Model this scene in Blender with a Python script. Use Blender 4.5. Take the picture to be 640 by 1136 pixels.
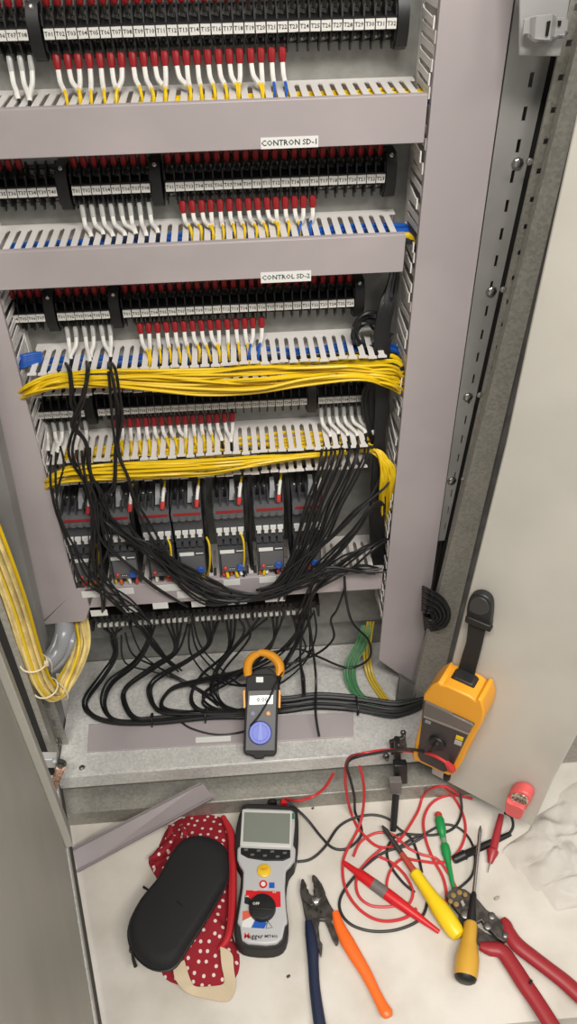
import bpy, math, random
from mathutils import Vector, Matrix
random.seed(7)
for o in list(bpy.data.objects): bpy.data.objects.remove(o)
SC = bpy.context.scene
COL = SC.collection
# ------------------------------------------------------------------ camera
FPX, PPX, PPY = 900.0, 320.0, 568.0          # the photograph is 640 x 1136
CAM = Vector((0.0, -0.97, 1.30))
_d = Vector((340-PPX, 1612-PPY, FPX)).normalized()   # straight down, seen in camera axes (x right, y down, z forward)
_up = -_d
_fw = Vector((0, 0, 1)); _h = (_fw-_up*_fw.dot(_up)).normalized()
_r = _h.cross(_up)
if _r.x < 0: _r = -_r
_yaw = math.radians(-3.6)
_Y = _h*math.cos(_yaw)+_r*math.sin(_yaw); _X = _r*math.cos(_yaw)-_h*math.sin(_yaw)
def _row(i): return Vector((_X[i], _Y[i], _up[i]))
RX, RY, RZ = _row(0), _row(1), _row(2)        # camera right, down, forward in world axes
cd = bpy.data.cameras.new('camera'); cam = bpy.data.objects.new('camera', cd); COL.objects.link(cam)
cam.matrix_world = Matrix(((RX.x, -RY.x, -RZ.x, CAM.x), (RX.y, -RY.y, -RZ.y, CAM.y), (RX.z, -RY.z, -RZ.z, CAM.z), (0, 0, 0, 1)))
cd.sensor_fit = 'VERTICAL'; cd.sensor_height = 36; cd.lens = 36*FPX/1136; cd.clip_start = 0.02
SC.camera = cam
# ------------------------------------------------------------------ light
SC.view_settings.view_transform = 'Standard'; SC.view_settings.look = 'None'; SC.view_settings.gamma = 1
SC.view_settings.exposure = 0.0
w = bpy.data.worlds.new('world'); SC.world = w; w.use_nodes = True
w.node_tree.nodes['Background'].inputs[0].default_value = (0.95, 0.97, 1.0, 1); w.node_tree.nodes['Background'].inputs[1].default_value = 0.36
def area(name, loc, target, sx, sy, power, col):
    l = bpy.data.lights.new(name, 'AREA'); l.shape = 'RECTANGLE'; l.size = sx; l.size_y = sy; l.energy = power; l.color = col
    o = bpy.data.objects.new(name, l); COL.objects.link(o); o.location = loc
    o.rotation_euler = (Vector(target)-Vector(loc)).to_track_quat('-Z', 'Y').to_euler()
area('ceiling_lamp_light', (-0.25, -1.55, 2.75), (-0.1, -0.5, 0), 1.3, 0.35, 66, (1.0, 0.96, 0.9))
area('ceiling_lamp_light', (0.9, -1.9, 2.75), (0.2, -0.3, 0.2), 1.3, 0.35, 42, (1.0, 0.95, 0.88))
# ------------------------------------------------------------------ helpers
def ray(px, py): return RX*((px-PPX)/FPX)+RY*((py-PPY)/FPX)+RZ
def P(px, py, Y):
    r = ray(px, py); return CAM+r*((Y-CAM.y)/r.y)
def F(px, py, z=0.0):
    r = ray(px, py); return CAM+r*((z-CAM.z)/r.z)
def onplane(px, py, o, n):
    r = ray(px, py); return CAM+r*((o-CAM).dot(n)/r.dot(n))
def lin(c):
    return tuple(((v/255)/12.92 if v/255 <= 0.04045 else ((v/255+0.055)/1.055)**2.4) for v in c)+(1,)
MATS = {}
def mat(name, rgb, rough=0.5, metal=0.0, var=0.0, scale=30, bump=0.0, bscale=200, rgb2=None, lo=0.4, hi=0.6, spec=0.5, alpha=None, trans=0):
    if name in MATS: return MATS[name]
    m = bpy.data.materials.new(name); m.use_nodes = True; nt = m.node_tree; b = nt.nodes['Principled BSDF']
    b.inputs['Base Color'].default_value = lin(rgb); b.inputs['Roughness'].default_value = rough; b.inputs['Metallic'].default_value = metal
    b.inputs['Specular IOR Level'].default_value = spec
    if trans: b.inputs['Transmission Weight'].default_value = trans
    tc = nt.nodes.new('ShaderNodeTexCoord')
    if var or rgb2:
        n = nt.nodes.new('ShaderNodeTexNoise'); n.inputs['Scale'].default_value = scale; n.inputs['Detail'].default_value = 5
        nt.links.new(tc.outputs['Object'], n.inputs['Vector'])
        r = nt.nodes.new('ShaderNodeValToRGB'); r.color_ramp.elements[0].position = lo; r.color_ramp.elements[1].position = hi
        c2 = rgb2 or tuple(max(0, v*(1-var)) for v in rgb); c1 = rgb if rgb2 else tuple(min(255, v*(1+var*0.5)) for v in rgb)
        r.color_ramp.elements[0].color = lin(c2); r.color_ramp.elements[1].color = lin(c1)
        nt.links.new(n.outputs['Fac'], r.inputs[0]); nt.links.new(r.outputs[0], b.inputs['Base Color'])
    if bump:
        n2 = nt.nodes.new('ShaderNodeTexNoise'); n2.inputs['Scale'].default_value = bscale; n2.inputs['Detail'].default_value = 4
        nt.links.new(tc.outputs['Object'], n2.inputs['Vector'])
        bp = nt.nodes.new('ShaderNodeBump'); bp.inputs['Strength'].default_value = bump; bp.inputs['Distance'].default_value = 0.002
        nt.links.new(n2.outputs['Fac'], bp.inputs['Height']); nt.links.new(bp.outputs[0], b.inputs['Normal'])
    MATS[name] = m; return m
def spangle(name, a, b_, rough, metal, scale):
    """zinc-coated steel: voronoi crystals of two greys"""
    m = mat(name, a, rough, metal); nt = m.node_tree; b = nt.nodes['Principled BSDF']
    tc = nt.nodes.new('ShaderNodeTexCoord'); v = nt.nodes.new('ShaderNodeTexVoronoi'); v.inputs['Scale'].default_value = scale
    nt.links.new(tc.outputs['Object'], v.inputs['Vector'])
    s = nt.nodes.new('ShaderNodeSeparateColor'); nt.links.new(v.outputs['Color'], s.inputs[0])
    n = nt.nodes.new('ShaderNodeTexNoise'); n.inputs['Scale'].default_value = scale*0.06; n.inputs['Detail'].default_value = 6
    nt.links.new(tc.outputs['Object'], n.inputs['Vector'])
    mx = nt.nodes.new('ShaderNodeMath'); mx.operation = 'MULTIPLY_ADD'; mx.inputs[1].default_value = 0.45
    mu = nt.nodes.new('ShaderNodeMath'); mu.operation = 'MULTIPLY'; mu.inputs[1].default_value = 0.55
    nt.links.new(n.outputs['Fac'], mu.inputs[0]); nt.links.new(s.outputs[0], mx.inputs[0]); nt.links.new(mu.outputs[0], mx.inputs[2])
    r = nt.nodes.new('ShaderNodeValToRGB'); r.color_ramp.elements[0].position = 0.15; r.color_ramp.elements[1].position = 0.85
    r.color_ramp.elements[0].color = lin(b_); r.color_ramp.elements[1].color = lin(a)
    nt.links.new(mx.outputs[0], r.inputs[0]); nt.links.new(r.outputs[0], b.inputs['Base Color'])
    return m
pvc = mat('grey_pvc', (172, 163, 164), 0.42, var=0.03, scale=8)
pvcl = mat('pale_grey_pvc', (224, 220, 216), 0.4)
plate_m = mat('plate_steel', (140, 140, 135), 0.42, 0.25, var=0.05, scale=60, bump=0.06, bscale=300)
galv = spangle('galvanised', (230, 228, 223), (194, 193, 189), 0.42, 0.2, 260)
galvd = spangle('galvanised_dark', (172, 169, 160), (140, 138, 130), 0.45, 0.4, 300)
paint = mat('door_paint', (192, 188, 178), 0.5, var=0.04, scale=5, bump=0.06, bscale=500)
paintd = mat('frame_paint', (142, 141, 138), 0.5, var=0.06, scale=10)
steel = mat('bright_steel', (200, 200, 200), 0.25, 1.0)
steeld = mat('dull_steel', (120, 118, 115), 0.4, 0.9, var=0.15, scale=80)
dksteel = mat('tool_steel', (92, 88, 84), 0.4, 0.75, var=0.2, scale=90)
blk = mat('black_plastic', (26, 25, 25), 0.45)
blk2 = mat('black_cable_sheath', (24, 24, 25), 0.5)
rub = mat('black_rubber', (34, 33, 32), 0.7)
char = mat('charcoal_plastic', (66, 67, 70), 0.5)
char2 = mat('dark_grey_plastic', (96, 97, 99), 0.5)
lug_r = mat('red_lug_vinyl', (142, 22, 28), 0.45)
whites = mat('white_sleeve', (222, 220, 214), 0.5)
tagm = mat('tag_plastic', (214, 212, 206), 0.5)
ink = mat('black_print', (20, 20, 22), 0.6)
yel = mat('yellow_insulation', (226, 190, 22), 0.4)
yelp = mat('yellow_bundle', (224, 200, 130), 0.5, var=0.12, scale=40)
blu = mat('blue_insulation', (30, 88, 176), 0.4)
grn = mat('green_insulation', (112, 158, 118), 0.4, rgb2=(74, 128, 86), scale=25)
redl = mat('red_lead', (200, 52, 54), 0.45)
redp = mat('red_probe_plastic', (206, 30, 38), 0.35)
lcd = mat('lcd', (128, 134, 124), 0.15)
concrete = mat('concrete', (208, 202, 192), 0.8, rgb2=(190, 183, 171), scale=11, lo=0.3, hi=0.6, bump=0.25, bscale=120)

class MB:
    def __init__(s): s.v = []; s.f = []; s.m = []; s.cur = 0
    def add(s, vs, fs):
        b = len(s.v); s.v += [tuple(v) for v in vs]; s.f += [tuple(i+b for i in f) for f in fs]; s.m += [s.cur]*len(fs)
    def box(s, x0, x1, y0, y1, z0, z1):
        s.add([(x, y, z) for x in (x0, x1) for y in (y0, y1) for z in (z0, z1)],
              [(0, 1, 3, 2), (4, 6, 7, 5), (0, 4, 5, 1), (2, 3, 7, 6), (0, 2, 6, 4), (1, 5, 7, 3)])
    def prism(s, pts, vec):
        n = len(pts); vec = Vector(vec); a = [Vector(p) for p in pts]
        nn = Vector((0, 0, 0))
        for i in range(n): nn += (a[i]-a[0]).cross(a[(i+1) % n]-a[0])
        if nn.dot(vec) > 0: a.reverse()
        s.add(a+[p+vec for p in a], [tuple(range(n)), tuple(range(2*n-1, n-1, -1))]+[(i, i+n, (i+1) % n+n, (i+1) % n) for i in range(n)])
    def frustum(s, base, top):
        n = len(base); a = [Vector(p) for p in base]; c = [Vector(p) for p in top]
        s.add(a+c, [tuple(range(n)), tuple(range(2*n-1, n-1, -1))]+[(i, i+n, (i+1) % n+n, (i+1) % n) for i in range(n)])
    def rings(s, rings, cap=True, closed=True):
        n = len(rings[0]); vs = [p for r in rings for p in r]; fs = []
        for k in range(len(rings)-1):
            for i in range(n if closed else n-1):
                j = (i+1) % n; fs.append((k*n+i, k*n+j, (k+1)*n+j, (k+1)*n+i))
        if cap: fs += [tuple(range(n-1, -1, -1)), tuple(range((len(rings)-1)*n, len(rings)*n))]
        s.add(vs, fs)
    def tube(s, pts, r, seg=6, sub=6, flat=1.0):
        pts = [Vector(p) for p in pts]; pts, tt = smooth(pts, sub)
        n = len(pts); rr = [(r if not isinstance(r, (list, tuple)) else interp(r, t)) for t in tt]
        T = [(pts[min(i+1, n-1)]-pts[max(i-1, 0)]).normalized() for i in range(n)]
        a = Vector((0, 0, 1)) if abs(T[0].z) < 0.9 else Vector((1, 0, 0))
        u = (a-T[0]*a.dot(T[0])).normalized(); R = []
        for i in range(n):
            u = u-T[i]*u.dot(T[i])
            u = u.normalized() if u.length > 1e-6 else T[i].orthogonal().normalized()
            v = T[i].cross(u)
            R.append([pts[i]+(u*math.cos(k*2*math.pi/seg)*flat+v*math.sin(k*2*math.pi/seg))*rr[i] for k in range(seg)])
        s.rings(R)
    def lathe(s, o, axis, prof, seg=16):
        """prof: (distance along axis, radius)"""
        o = Vector(o); ax = Vector(axis).normalized(); u = ax.orthogonal().normalized(); v = ax.cross(u)
        s.rings([[o+ax*t+(u*math.cos(k*2*math.pi/seg)+v*math.sin(k*2*math.pi/seg))*max(r, 1e-5) for k in range(seg)] for t, r in prof])
    def xf(s, M): s.v = [tuple(M @ Vector(v)) for v in s.v]; return s
    def mesh(s, name, mats, ang=38):
        me = bpy.data.meshes.new(name); me.from_pydata(s.v, [], s.f)
        for m in (mats if isinstance(mats, (list, tuple)) else [mats]): me.materials.append(m)
        me.polygons.foreach_set('material_index', s.m)
        me.polygons.foreach_set('use_smooth', [True]*len(s.f)); me.update()
        try: me.set_sharp_from_angle(angle=math.radians(ang))
        except Exception: pass
        return me
    def build(s, name, mats, parent=None, bevel=0, seg=2, loc=None):
        return put(name, s.mesh(name, mats), parent, loc, bevel, seg)
def interp(a, t):
    x = t*(len(a)-1); i = min(int(x), len(a)-2); return a[i]+(a[i+1]-a[i])*(x-i)
def smooth(p, sub):
    n = len(p)
    if n == 2 or sub <= 1: return p, [i/(n-1) for i in range(n)]
    out = []; tt = []
    for i in range(n-1):
        a = p[max(i-1, 0)]; b = p[i]; c = p[i+1]; d = p[min(i+2, n-1)]
        for k in range(sub):
            t = k/sub
            out.append(0.5*((2*b)+(c-a)*t+(2*a-5*b+4*c-d)*t*t+(3*b-a-3*c+d)*t**3)); tt.append((i+t)/(n-1))
    out.append(p[-1]); tt.append(1.0); return out, tt
def put(name, me, parent=None, loc=None, bevel=0, seg=2):
    o = bpy.data.objects.new(name, me); COL.objects.link(o)
    if parent is not None:
        o.parent = parent
        if parent.data is None: o.matrix_parent_inverse = Matrix.Identity(4)
    if loc is not None: o.location = loc
    if bevel:
        b = o.modifiers.new('bevel', 'BEVEL'); b.width = bevel; b.segments = seg; b.limit_method = 'ANGLE'; b.angle_limit = math.radians(35); b.harden_normals = False
    return o
def tag(o, label, cat, group=None, kind=None):
    o['label'] = label; o['category'] = cat
    if group: o['group'] = group
    if kind: o['kind'] = kind
    return o
def thing(name, label, cat, loc=(0, 0, 0), group=None):
    """an Empty at the base; parts built in world axes are offset with W()"""
    o = bpy.data.objects.new(name, None); COL.objects.link(o); o.location = loc; o.empty_display_size = 0.02
    return tag(o, label, cat, group)
def part(mb, name, mats, root, bevel=0, seg=2):
    """mesh in world coordinates, child of root (an Empty with translation only)"""
    o = mb.build(name, mats, None, bevel, seg); o.parent = root
    if root.data is None: o.matrix_parent_inverse = Matrix.Translation(-root.location)
    return o
def sub(mb, name, mats, par, bevel=0):
    """sub-part of a part whose own transform is the world's"""
    o = mb.build(name, mats, None, bevel); o.parent = par; return o
def struct(mb, name, mats, bevel=0):
    o = mb.build(name, mats, None, bevel); o['kind'] = 'structure'; return o
# ---- lettering, turned to meshes in one go
TEXTS = {}
def make_texts(strings):
    obs = []
    for s_ in strings:
        c = bpy.data.curves.new('lettering', 'FONT'); c.body = s_; c.size = 1.0; c.align_x = 'CENTER'; c.align_y = 'CENTER'; c.resolution_u = 1; c.offset = 0.014
        o = bpy.data.objects.new('lettering', c); COL.objects.link(o); obs.append((s_, o, c))
    dg = bpy.context.evaluated_depsgraph_get()
    for s_, o, c in obs:
        me = o.evaluated_get(dg).to_mesh()
        vs = [tuple(v.co) for v in me.vertices]; fs = [tuple(p.vertices) for p in me.polygons]
        TEXTS[s_] = (vs, fs)
        o.evaluated_get(dg).to_mesh_clear()
    for s_, o, c in obs:
        bpy.data.objects.remove(o); bpy.data.curves.remove(c)
make_texts(['T%02d' % i for i in range(1, 41)]+['CONTRON SD-1', 'CONTROL SD-2', 'CONTROL CB', 'egger', 'M', 'MIT400', 'TB-1', 'TB-2', 'ON', '0.00', 'TEST', 'OFF', 'mA'])
def letter(mb, s_, o, ux, uy, size):
    vs, fs = TEXTS[s_]; o = Vector(o); ux = Vector(ux); uy = Vector(uy)
    mb.add([o+ux*(v[0]*size)+uy*(v[1]*size) for v in vs], fs)
XA, ZA = Vector((1, 0, 0)), Vector((0, 0, 1))
# ------------------------------------------------------------------ setting
TRAY = 0.096
mb = MB()
a0, a1 = F(-60, 1098), F(700, 1108)
fy = (F(430, 1112).y+F(640, 1104).y)/2
mb.prism([(-1.2, 0.6, 0), (1.6, 0.6, 0), (1.6, fy, 0), (1.6, fy-0.018, -0.016), (1.6, fy-0.022, -0.1), (-1.2, fy-0.022, -0.1), (-1.2, fy-0.018, -0.016), (-1.2, fy, 0)][:0] or
         [(-1.2, 0.6, 0), (-1.2, fy, 0), (-1.2, fy-0.03, -0.014), (-1.2, fy-0.034, -0.1), (-1.2, 0.6, -0.1)], (2.8, 0, 0))
struct(mb, 'floor', concrete)
mb = MB(); mb.box(-3, 3, -4, 0.6, -0.12, -0.1)
struct(mb, 'floor', mat('lower_floor', (150, 140, 126), 0.8, var=0.15, scale=6))

# ------------------------------------------------------------------ the cabinet
cab = thing('electrical_cabinet', 'grey steel electrical cabinet standing open on the concrete slab', 'cabinet', (0, -0.1, 0))
zpb = P(230, 700, 0).z
mb = MB(); mb.box(-0.352, 0.30, 0, 0.003, zpb, 2.0); part(mb, 'mounting_plate', plate_m, cab)
mb = MB(); mb.box(-0.40, 0.40, 0.03, 0.034, TRAY-0.03, 2.05); part(mb, 'back_panel', plate_m, cab)
yt = (F(200, 854, TRAY).y+F(71, 864, TRAY).y+F(432, 830, TRAY).y)/3
mb = MB(); mb.box(-0.345, 0.40, yt, 0.029, TRAY-0.003, TRAY); mb.box(-0.345, 0.345, yt-0.002, yt, TRAY-0.033, TRAY)
tray = part(mb, 'base_tray', galv, cab, 0.0012)
mb = MB(); mb.box(-0.345, 0.42, yt+0.012, yt+0.03, 0.042, TRAY-0.034); part(mb, 'plinth_top_rail', mat('plinth_paint', (112, 110, 106), 0.55, var=0.1, scale=30), cab)
mb = MB(); mb.box(-0.36, 0.42, yt-0.035, 0.03, 0, 0.04); part(mb, 'plinth_rail', galvd, cab, 0.002)
mb = MB(); mb.box(-0.404, -0.40, -0.19, 0.034, TRAY-0.03, 2.05); part(mb, 'side_panel', paintd, cab)
mb = MB(); mb.box(0.40, 0.404, -0.19, 0.034, TRAY-0.03, 2.05); part(mb, 'side_panel', paintd, cab)
mb = MB(); mb.box(-0.404, 0.404, -0.19, 0.034, 2.05, 2.054); part(mb, 'top_panel', paintd, cab)
def bolt(p, n, r=0.0045, name='bolt', par=None, m=steel):
    mb = MB(); mb.lathe(p, n, [(0, r*1.35), (0.001, r*1.35), (0.001, r), (r*0.7, r*0.85), (r*0.9, r*0.4)], 8)
    return sub(mb, name, m, par)
for px, py in ((91, 852), (428, 838)): bolt(F(px, py, TRAY), (0, 0, 1), 0.004, 'bolt', tray)
# a strip of the front frame: pixel edges at two heights, on one depth; holes cut through it
def strip(name, xa, ya, xb, yb, wa, wb, Y, m, depth=0.02, holes=None, par=cab):
    """left edge runs from (xa,ya) to (xb,yb); wa, wb = widths in pixels"""
    A, B = P(xa, ya, Y), P(xa+wa, ya, Y); C, D = P(xb, yb, Y), P(xb+wb, yb, Y)
    mb = MB()
    if not holes:
        mb.prism([A, B, D, C], (0, depth, 0))
    else:
        pitch, hh, u0, u1 = holes
        L = A.z-C.z; n = int(L/pitch)
        def at(u, z):
            t = (A.z-z)/L; l = A+(C-A)*t; r = B+(D-B)*t; q = l+(r-l)*u; q.z = z; return q
        z = A.z
        def quad(ua, ub, z0, z1):
            mb.prism([at(ua, z0), at(ub, z0), at(ub, z1), at(ua, z1)], (0, 0.002, 0))
        for i in range(n):
            z1 = z-pitch+hh; z2 = z-pitch
            quad(0, 1, z, z1); quad(0, u0, z1, z2); quad(u1, 1, z1, z2); z = z2
        quad(0, 1, z, C.z)
        mb.prism([at(0, A.z)+Vector((0, 0.002, 0)), at(0, C.z)+Vector((0, 0.002, 0)), at(0.06, C.z)+Vector((0, 0.002, 0)), at(0.06, A.z)+Vector((0, 0.002, 0))], (0, depth, 0))
    return part(mb, name, m, par)
r1 = strip('slotted_rail', 589, -120, 486, 600, 62, 7, -0.078, paintd, 0.02, (0.032, 0.014, 0.6, 0.7))
strip('dark_gap_strip', 641, -120, 475, 690, 24, 9, -0.07, mat('gasket_and_gap_shade', (30, 29, 28), 0.8), 0.01)  # black strip: the shade in the gap between the rails, put into colour
r2 = strip('punched_rail', 660, -120, 447, 826, 23, 4, -0.1, galvd, 0.002, (0.03, 0.006, 0.3, 0.62))
r3 = strip('front_upright', 683, -120, 444, 826, 15, 30, -0.115, galvd, 0.012)
strip('door_channel', 696, -120, 471, 832, 34, 18, -0.1, mat('plinth_post', (104, 103, 100), 0.55, var=0.1, scale=30), 0.02)
for px, py in ((574, 181), (545, 323), (519, 440), (501, 533)):
    bolt(P(px, py, -0.0785), (0, -1, 0), 0.005, 'bolt', r1)
    bolt(P(px+13, py-2, -0.1005), (0, -1, 0), 0.003, 'bolt', r2)
# latch bracket at the top of the right upright
mb = MB(); mb.prism([P(577, -60, -0.125), P(642, -60, -0.125), P(622, 63, -0.125), P(576, 62, -0.125)], (0, 0.003, 0))
lb = part(mb, 'latch_plate', mat('latch_zinc', (186, 186, 184), 0.35, 0.3), cab, 0.001)
mb = MB()
prof = [(580, 39), (587, 40), (593, 45), (610, 46), (615, 41), (625, 40), (629, 35)]
top = [(582, 22), (588, 20), (595, 18), (613, 16), (618, 20), (627, 20), (630, 22)]
for i in range(6):
    off = [0, 0, 1, 1, 0, 0, 0]
    ya, yb = -0.136-0.008*off[i], -0.136-0.008*off[i+1]
    q = [P(prof[i][0], prof[i][1], ya), P(prof[i+1][0], prof[i+1][1], yb), P(top[i+1][0], top[i+1][1], yb), P(top[i][0], top[i][1], ya)]
    mb.prism(q, (0, 0.003, 0))
mb.cur = 1
mb.prism([P(607, 24, -0.1455), P(611, 23, -0.1455), P(608, 40, -0.1455), P(605, 40, -0.1455)], (0, 0.001, 0))
mb.prism([P(619, 23, -0.1375), P(623, 23, -0.1375), P(622, 29, -0.1375), P(619, 29, -0.1375)], (0, 0.001, 0))
lc = part(mb, 'latch_catch', [mat('latch_zinc', (0, 0, 0)), blk], cab)
mb = MB(); mb.tube([P(x, y, -0.147+0.004*(abs(i-3) > 1)) for i, (x, y) in enumerate(prof)], 0.0016, 6, 3); sub(mb, 'catch_lip', steel, lc)
# lower right corner: dark corner post and hinge bracket beside the tray
mb = MB(); mb.prism([P(444, 752, -0.115), P(463, 764, -0.115), P(453, 815, -0.115), P(435, 812, -0.115)], (0, 0.012, 0)); part(mb, 'corner_post', mat('plinth_post', (104, 103, 100), 0.55, var=0.1, scale=30), cab, 0.001)
mb = MB()
for px, py, r in ((441, 822, 0.006), (447, 812, 0.005), (428, 838, 0.006)): mb.lathe(P(px, py, yt-0.01), (0, -1, 0.3), [(0, r), (0.004, r), (0.005, r*0.6), (0.012, r*0.5)], 8)
mb.prism([P(432, 824, yt-0.005), P(450, 818, yt-0.005), P(452, 834, yt-0.005), P(434, 838, yt-0.005)], (0, 0.006, 0))
part(mb, 'hinge_bracket', steeld, cab, 0.001)
# left front frame
l1 = strip('slotted_rail', -258, -100, 66, 845, 26, 16, -0.15, galvd, 0.02, (0.05, 0.022, 0.35, 0.62))
strip('corner_post', -234, -100, 64, 830, 98, 10, -0.12, paintd, 0.03)
strip('dark_gap_strip', -298, -100, 50, 860, 17, 12, -0.186, mat('gasket_and_gap_shade', (30, 29, 28), 0.8), 0.02)
strip('front_upright', -281, -100, 62, 860, 15, 7, -0.185, galvd, 0.02)
for px, py in ((45, 779), (54, 822), (62, 826)): bolt(P(px, py, -0.152), (0, -1, 0), 0.004, 'bolt', l1)
mb = MB(); q = [P(39, 843, -0.215), P(62, 843, -0.215), P(62, 852, -0.215), P(42, 852, -0.215)]
mb.prism(q, (0, 0.015, 0)); mb.lathe(P(42, 842, -0.216), (0, -1, 0), [(0, 0.006), (0.006, 0.006), (0.008, 0.003)], 10)
mb.lathe(P(61, 842, -0.216), (0, -1, 0), [(0, 0.004), (0.006, 0.004), (0.008, 0.002)], 10)
part(mb, 'hinge', mat('latch_zinc', (0, 0, 0)), cab, 0.001)

# ------------------------------------------------------------------ the doors (parts of the cabinet)
DZ = 0.075
# right door: wide open, its inner face towards the camera
dA, dB = F(476, 857, DZ), F(590, 917, DZ); du = (dB-dA).normalized(); dn = Vector((du.y, -du.x, 0))
if dn.y > 0: dn = -dn
def D(px, py, off=0.0): return onplane(px, py, dA+dn*off, dn)
mb = MB()
mb.prism([D(478, 858), D(590, 917), D(612, 868), D(640, 815), D(700, 690), D(900, 100), D(900, -250), D(724, -250), D(640, 122), D(590, 352), D(561, 490), D(494, 762)], -dn*0.018)
rdoor = part(mb, 'door_panel', paint, cab, 0.002)
# left door
LZ = 0.06
lA, lB = F(66, 884, LZ), F(150, 1400, LZ); lu = (lB-lA).normalized(); ln = Vector((-lu.y, lu.x, 0))
if ln.x < 0: ln = -ln
def DL(px, py, off=0.0): return onplane(px, py, lA+ln*off, ln)
mb = MB(); o0 = lA+Vector((0, 0, 0)); W_ = (lB-lA).length
def LP(a, z, n=0.0): return lA+lu*a+Vector((0, 0, z))+ln*n
mb.prism([LP(0.08, 0), LP(W_, 0), LP(W_, 1.95), LP(0.08, 1.95)], -ln*0.004)
ldoor = part(mb, 'door_panel', mat('left_door_paint', (180, 178, 168), 0.45, var=0.04, scale=5), cab)
mb = MB(); mb.prism([LP(-0.015, 0.006, 0.003), LP(W_, 0.006, 0.003), LP(W_, 0.03, 0.003), LP(-0.015, 0.03, 0.003)], -ln*0.003)
sub(mb, 'edge_flange', galv, ldoor, 0.001)
mb = MB(); mb.prism([LP(-0.02, -0.012, 0.006), LP(W_, -0.012, 0.006), LP(W_, 0.006, 0.006), LP(-0.02, 0.006, 0.006)], -ln*0.012)
sub(mb, 'gasket', mat('gasket_grey', (70, 66, 62), 0.7), ldoor, 0.002)
mb = MB()
mb.prism([LP(0.078, 0.03, 0.012), LP(0.115, 0.035, 0.012), LP(0.11, 0.06, 0.012), LP(0.105, 0.2, 0.012), LP(0.105, 1.9, 0.012), LP(0.078, 1.9, 0.012)], -ln*0.012)
sub(mb, 'door_stiffener', mat('left_door_paint', (0, 0, 0)), ldoor, 0.002)
# neighbouring cabinet behind the right door
nb = thing('neighbouring_cabinet', 'dark grey base of the next cabinet behind the right hand door', 'cabinet', (0.9, 0, 0))
mb = MB(); mb.box(0.43, 1.3, -0.17, 0.4, 0.1, 2.05); part(mb, 'body', paintd, nb, 0.003)
mb = MB(); mb.box(0.43, 1.3, -0.2, 0.4, 0.0, 0.1); part(mb, 'plinth', galvd, nb, 0.003)

# ------------------------------------------------------------------ slotted wire ducts
PIT = 0.0125
def finger_mesh(depth, tipx=0.0056, wid=0.0036, th=0.0015):
    """one duct finger seen from above: x across, y from the wall (0) to the front (-depth)"""
    y0 = -0.014; h = PIT/2
    half = [(h-0.0002, y0), (h-0.0008, y0-0.002), (wid+0.0008, y0-0.004), (wid, y0-0.0055), (wid, -depth+0.006), (tipx, -depth+0.004), (tipx, -depth)]
    pts = [(x, y, 0) for x, y in half]+[(-x, y, 0) for x, y in reversed(half)]
    mb = MB(); mb.prism(pts, (0, 0, -th)); return mb.mesh('finger', pvcl)
FING = finger_mesh(0.078)
def row_duct(label, zt, h, x0, x1, covered=True, words=None, wordpx=None, mitre=None, botf=False):
    root = thing('wire_duct', label, 'wire duct', (x0, 0, zt-h), 'slotted wire ducts across the mounting plate')
    mb = MB(); mb.box(x0, x1, -0.002, 0, zt-h, zt); mb.box(x0, x1, -0.014, -0.002, zt-0.0015, zt); mb.box(x0, x1, -0.014, -0.002, zt-h, zt-h+0.0015)
    part(mb, 'channel', pvcl, root)
    n = int((x1-x0)/PIT)
    for i in range(n):
        for z in ([zt, zt-h+0.0015] if botf else [zt]):
            o = put('finger', FING, root, (PIT*(i+0.5), 0, z-(zt-h)))
            if not covered: o.rotation_euler = (random.uniform(-0.02, 0.02), 0, random.uniform(-0.015, 0.015))
    if covered:
        mb = MB()
        mb.box(x0, x1, -0.084, -0.0815, zt-h-0.002, zt+0.002); mb.box(x0, x1, -0.0815, -0.074, zt+0.0003, zt+0.002); mb.box(x0, x1, -0.0815, -0.074, zt-h-0.002, zt-h-0.0003)
        c = part(mb, 'cover', pvc, root, 0.0008)
        if words:
            (ax, ay), (bx, by) = wordpx; A = P(ax, ay, -0.0842); B = P(bx, by, -0.0842)
            mb = MB(); mb.box(A.x, B.x, -0.0846, -0.084, B.z, A.z); mb.cur = 1
            letter(mb, words, ((A.x+B.x)/2, -0.0848, (A.z+B.z)/2), XA, ZA, (A.z-B.z)*0.72*min(1, (B.x-A.x)/((A.z-B.z)*0.72*len(words)*0.62)))
            sub(mb, 'label_strip', [mat('label_white', (226, 226, 222), 0.5), ink], c)
    return root
XL = P(0, 341, -0.084).x+0.002        # right edge of the left upright duct
XR = P(471, 150, -0.084).x
ZT = [P(230, 116, -0.084).z, P(230, 272, -0.084).z, P(230, 406, -0.078).z, P(230, 505, -0.078).z, P(230, 645, -0.084).z]
HH = [P(230, 116, -0.084).z-P(230, 167, -0.084).z-0.001, ZT[1]-P(230, 310, -0.084).z, ZT[2]-P(230, 431, -0.078).z, ZT[3]-P(230, 529, -0.078).z, 0.040]
row_duct('grey slotted wire duct with cover marked CONTRON SD-1, topmost of the row', ZT[0], HH[0], XL-0.002, XR, True, 'CONTRON SD-1', ((289, 153), (353, 163)))
row_duct('grey slotted wire duct with cover marked CONTROL SD-2, second from the top', ZT[1], HH[1], XL-0.002, P(448, 290, -0.084).x, True, 'CONTROL SD-2', ((289, 302.5), (345, 311.5)))
row_duct('uncovered pale slotted wire duct with the thick yellow wires lying over its front', ZT[2], HH[2], P(30, 416, -0.078).x, P(438, 398, -0.078).x, False, botf=True)
row_duct('uncovered pale slotted wire duct directly above the motor contactors', ZT[3], HH[3], P(50, 511, -0.078).x, P(411, 498, -0.078).x, False, botf=True)
bd = row_duct('grey wire duct with small white labels under the motor contactors', ZT[4], HH[4], P(94, 655, -0.084).x, P(425, 632, -0.084).x, True)
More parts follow.
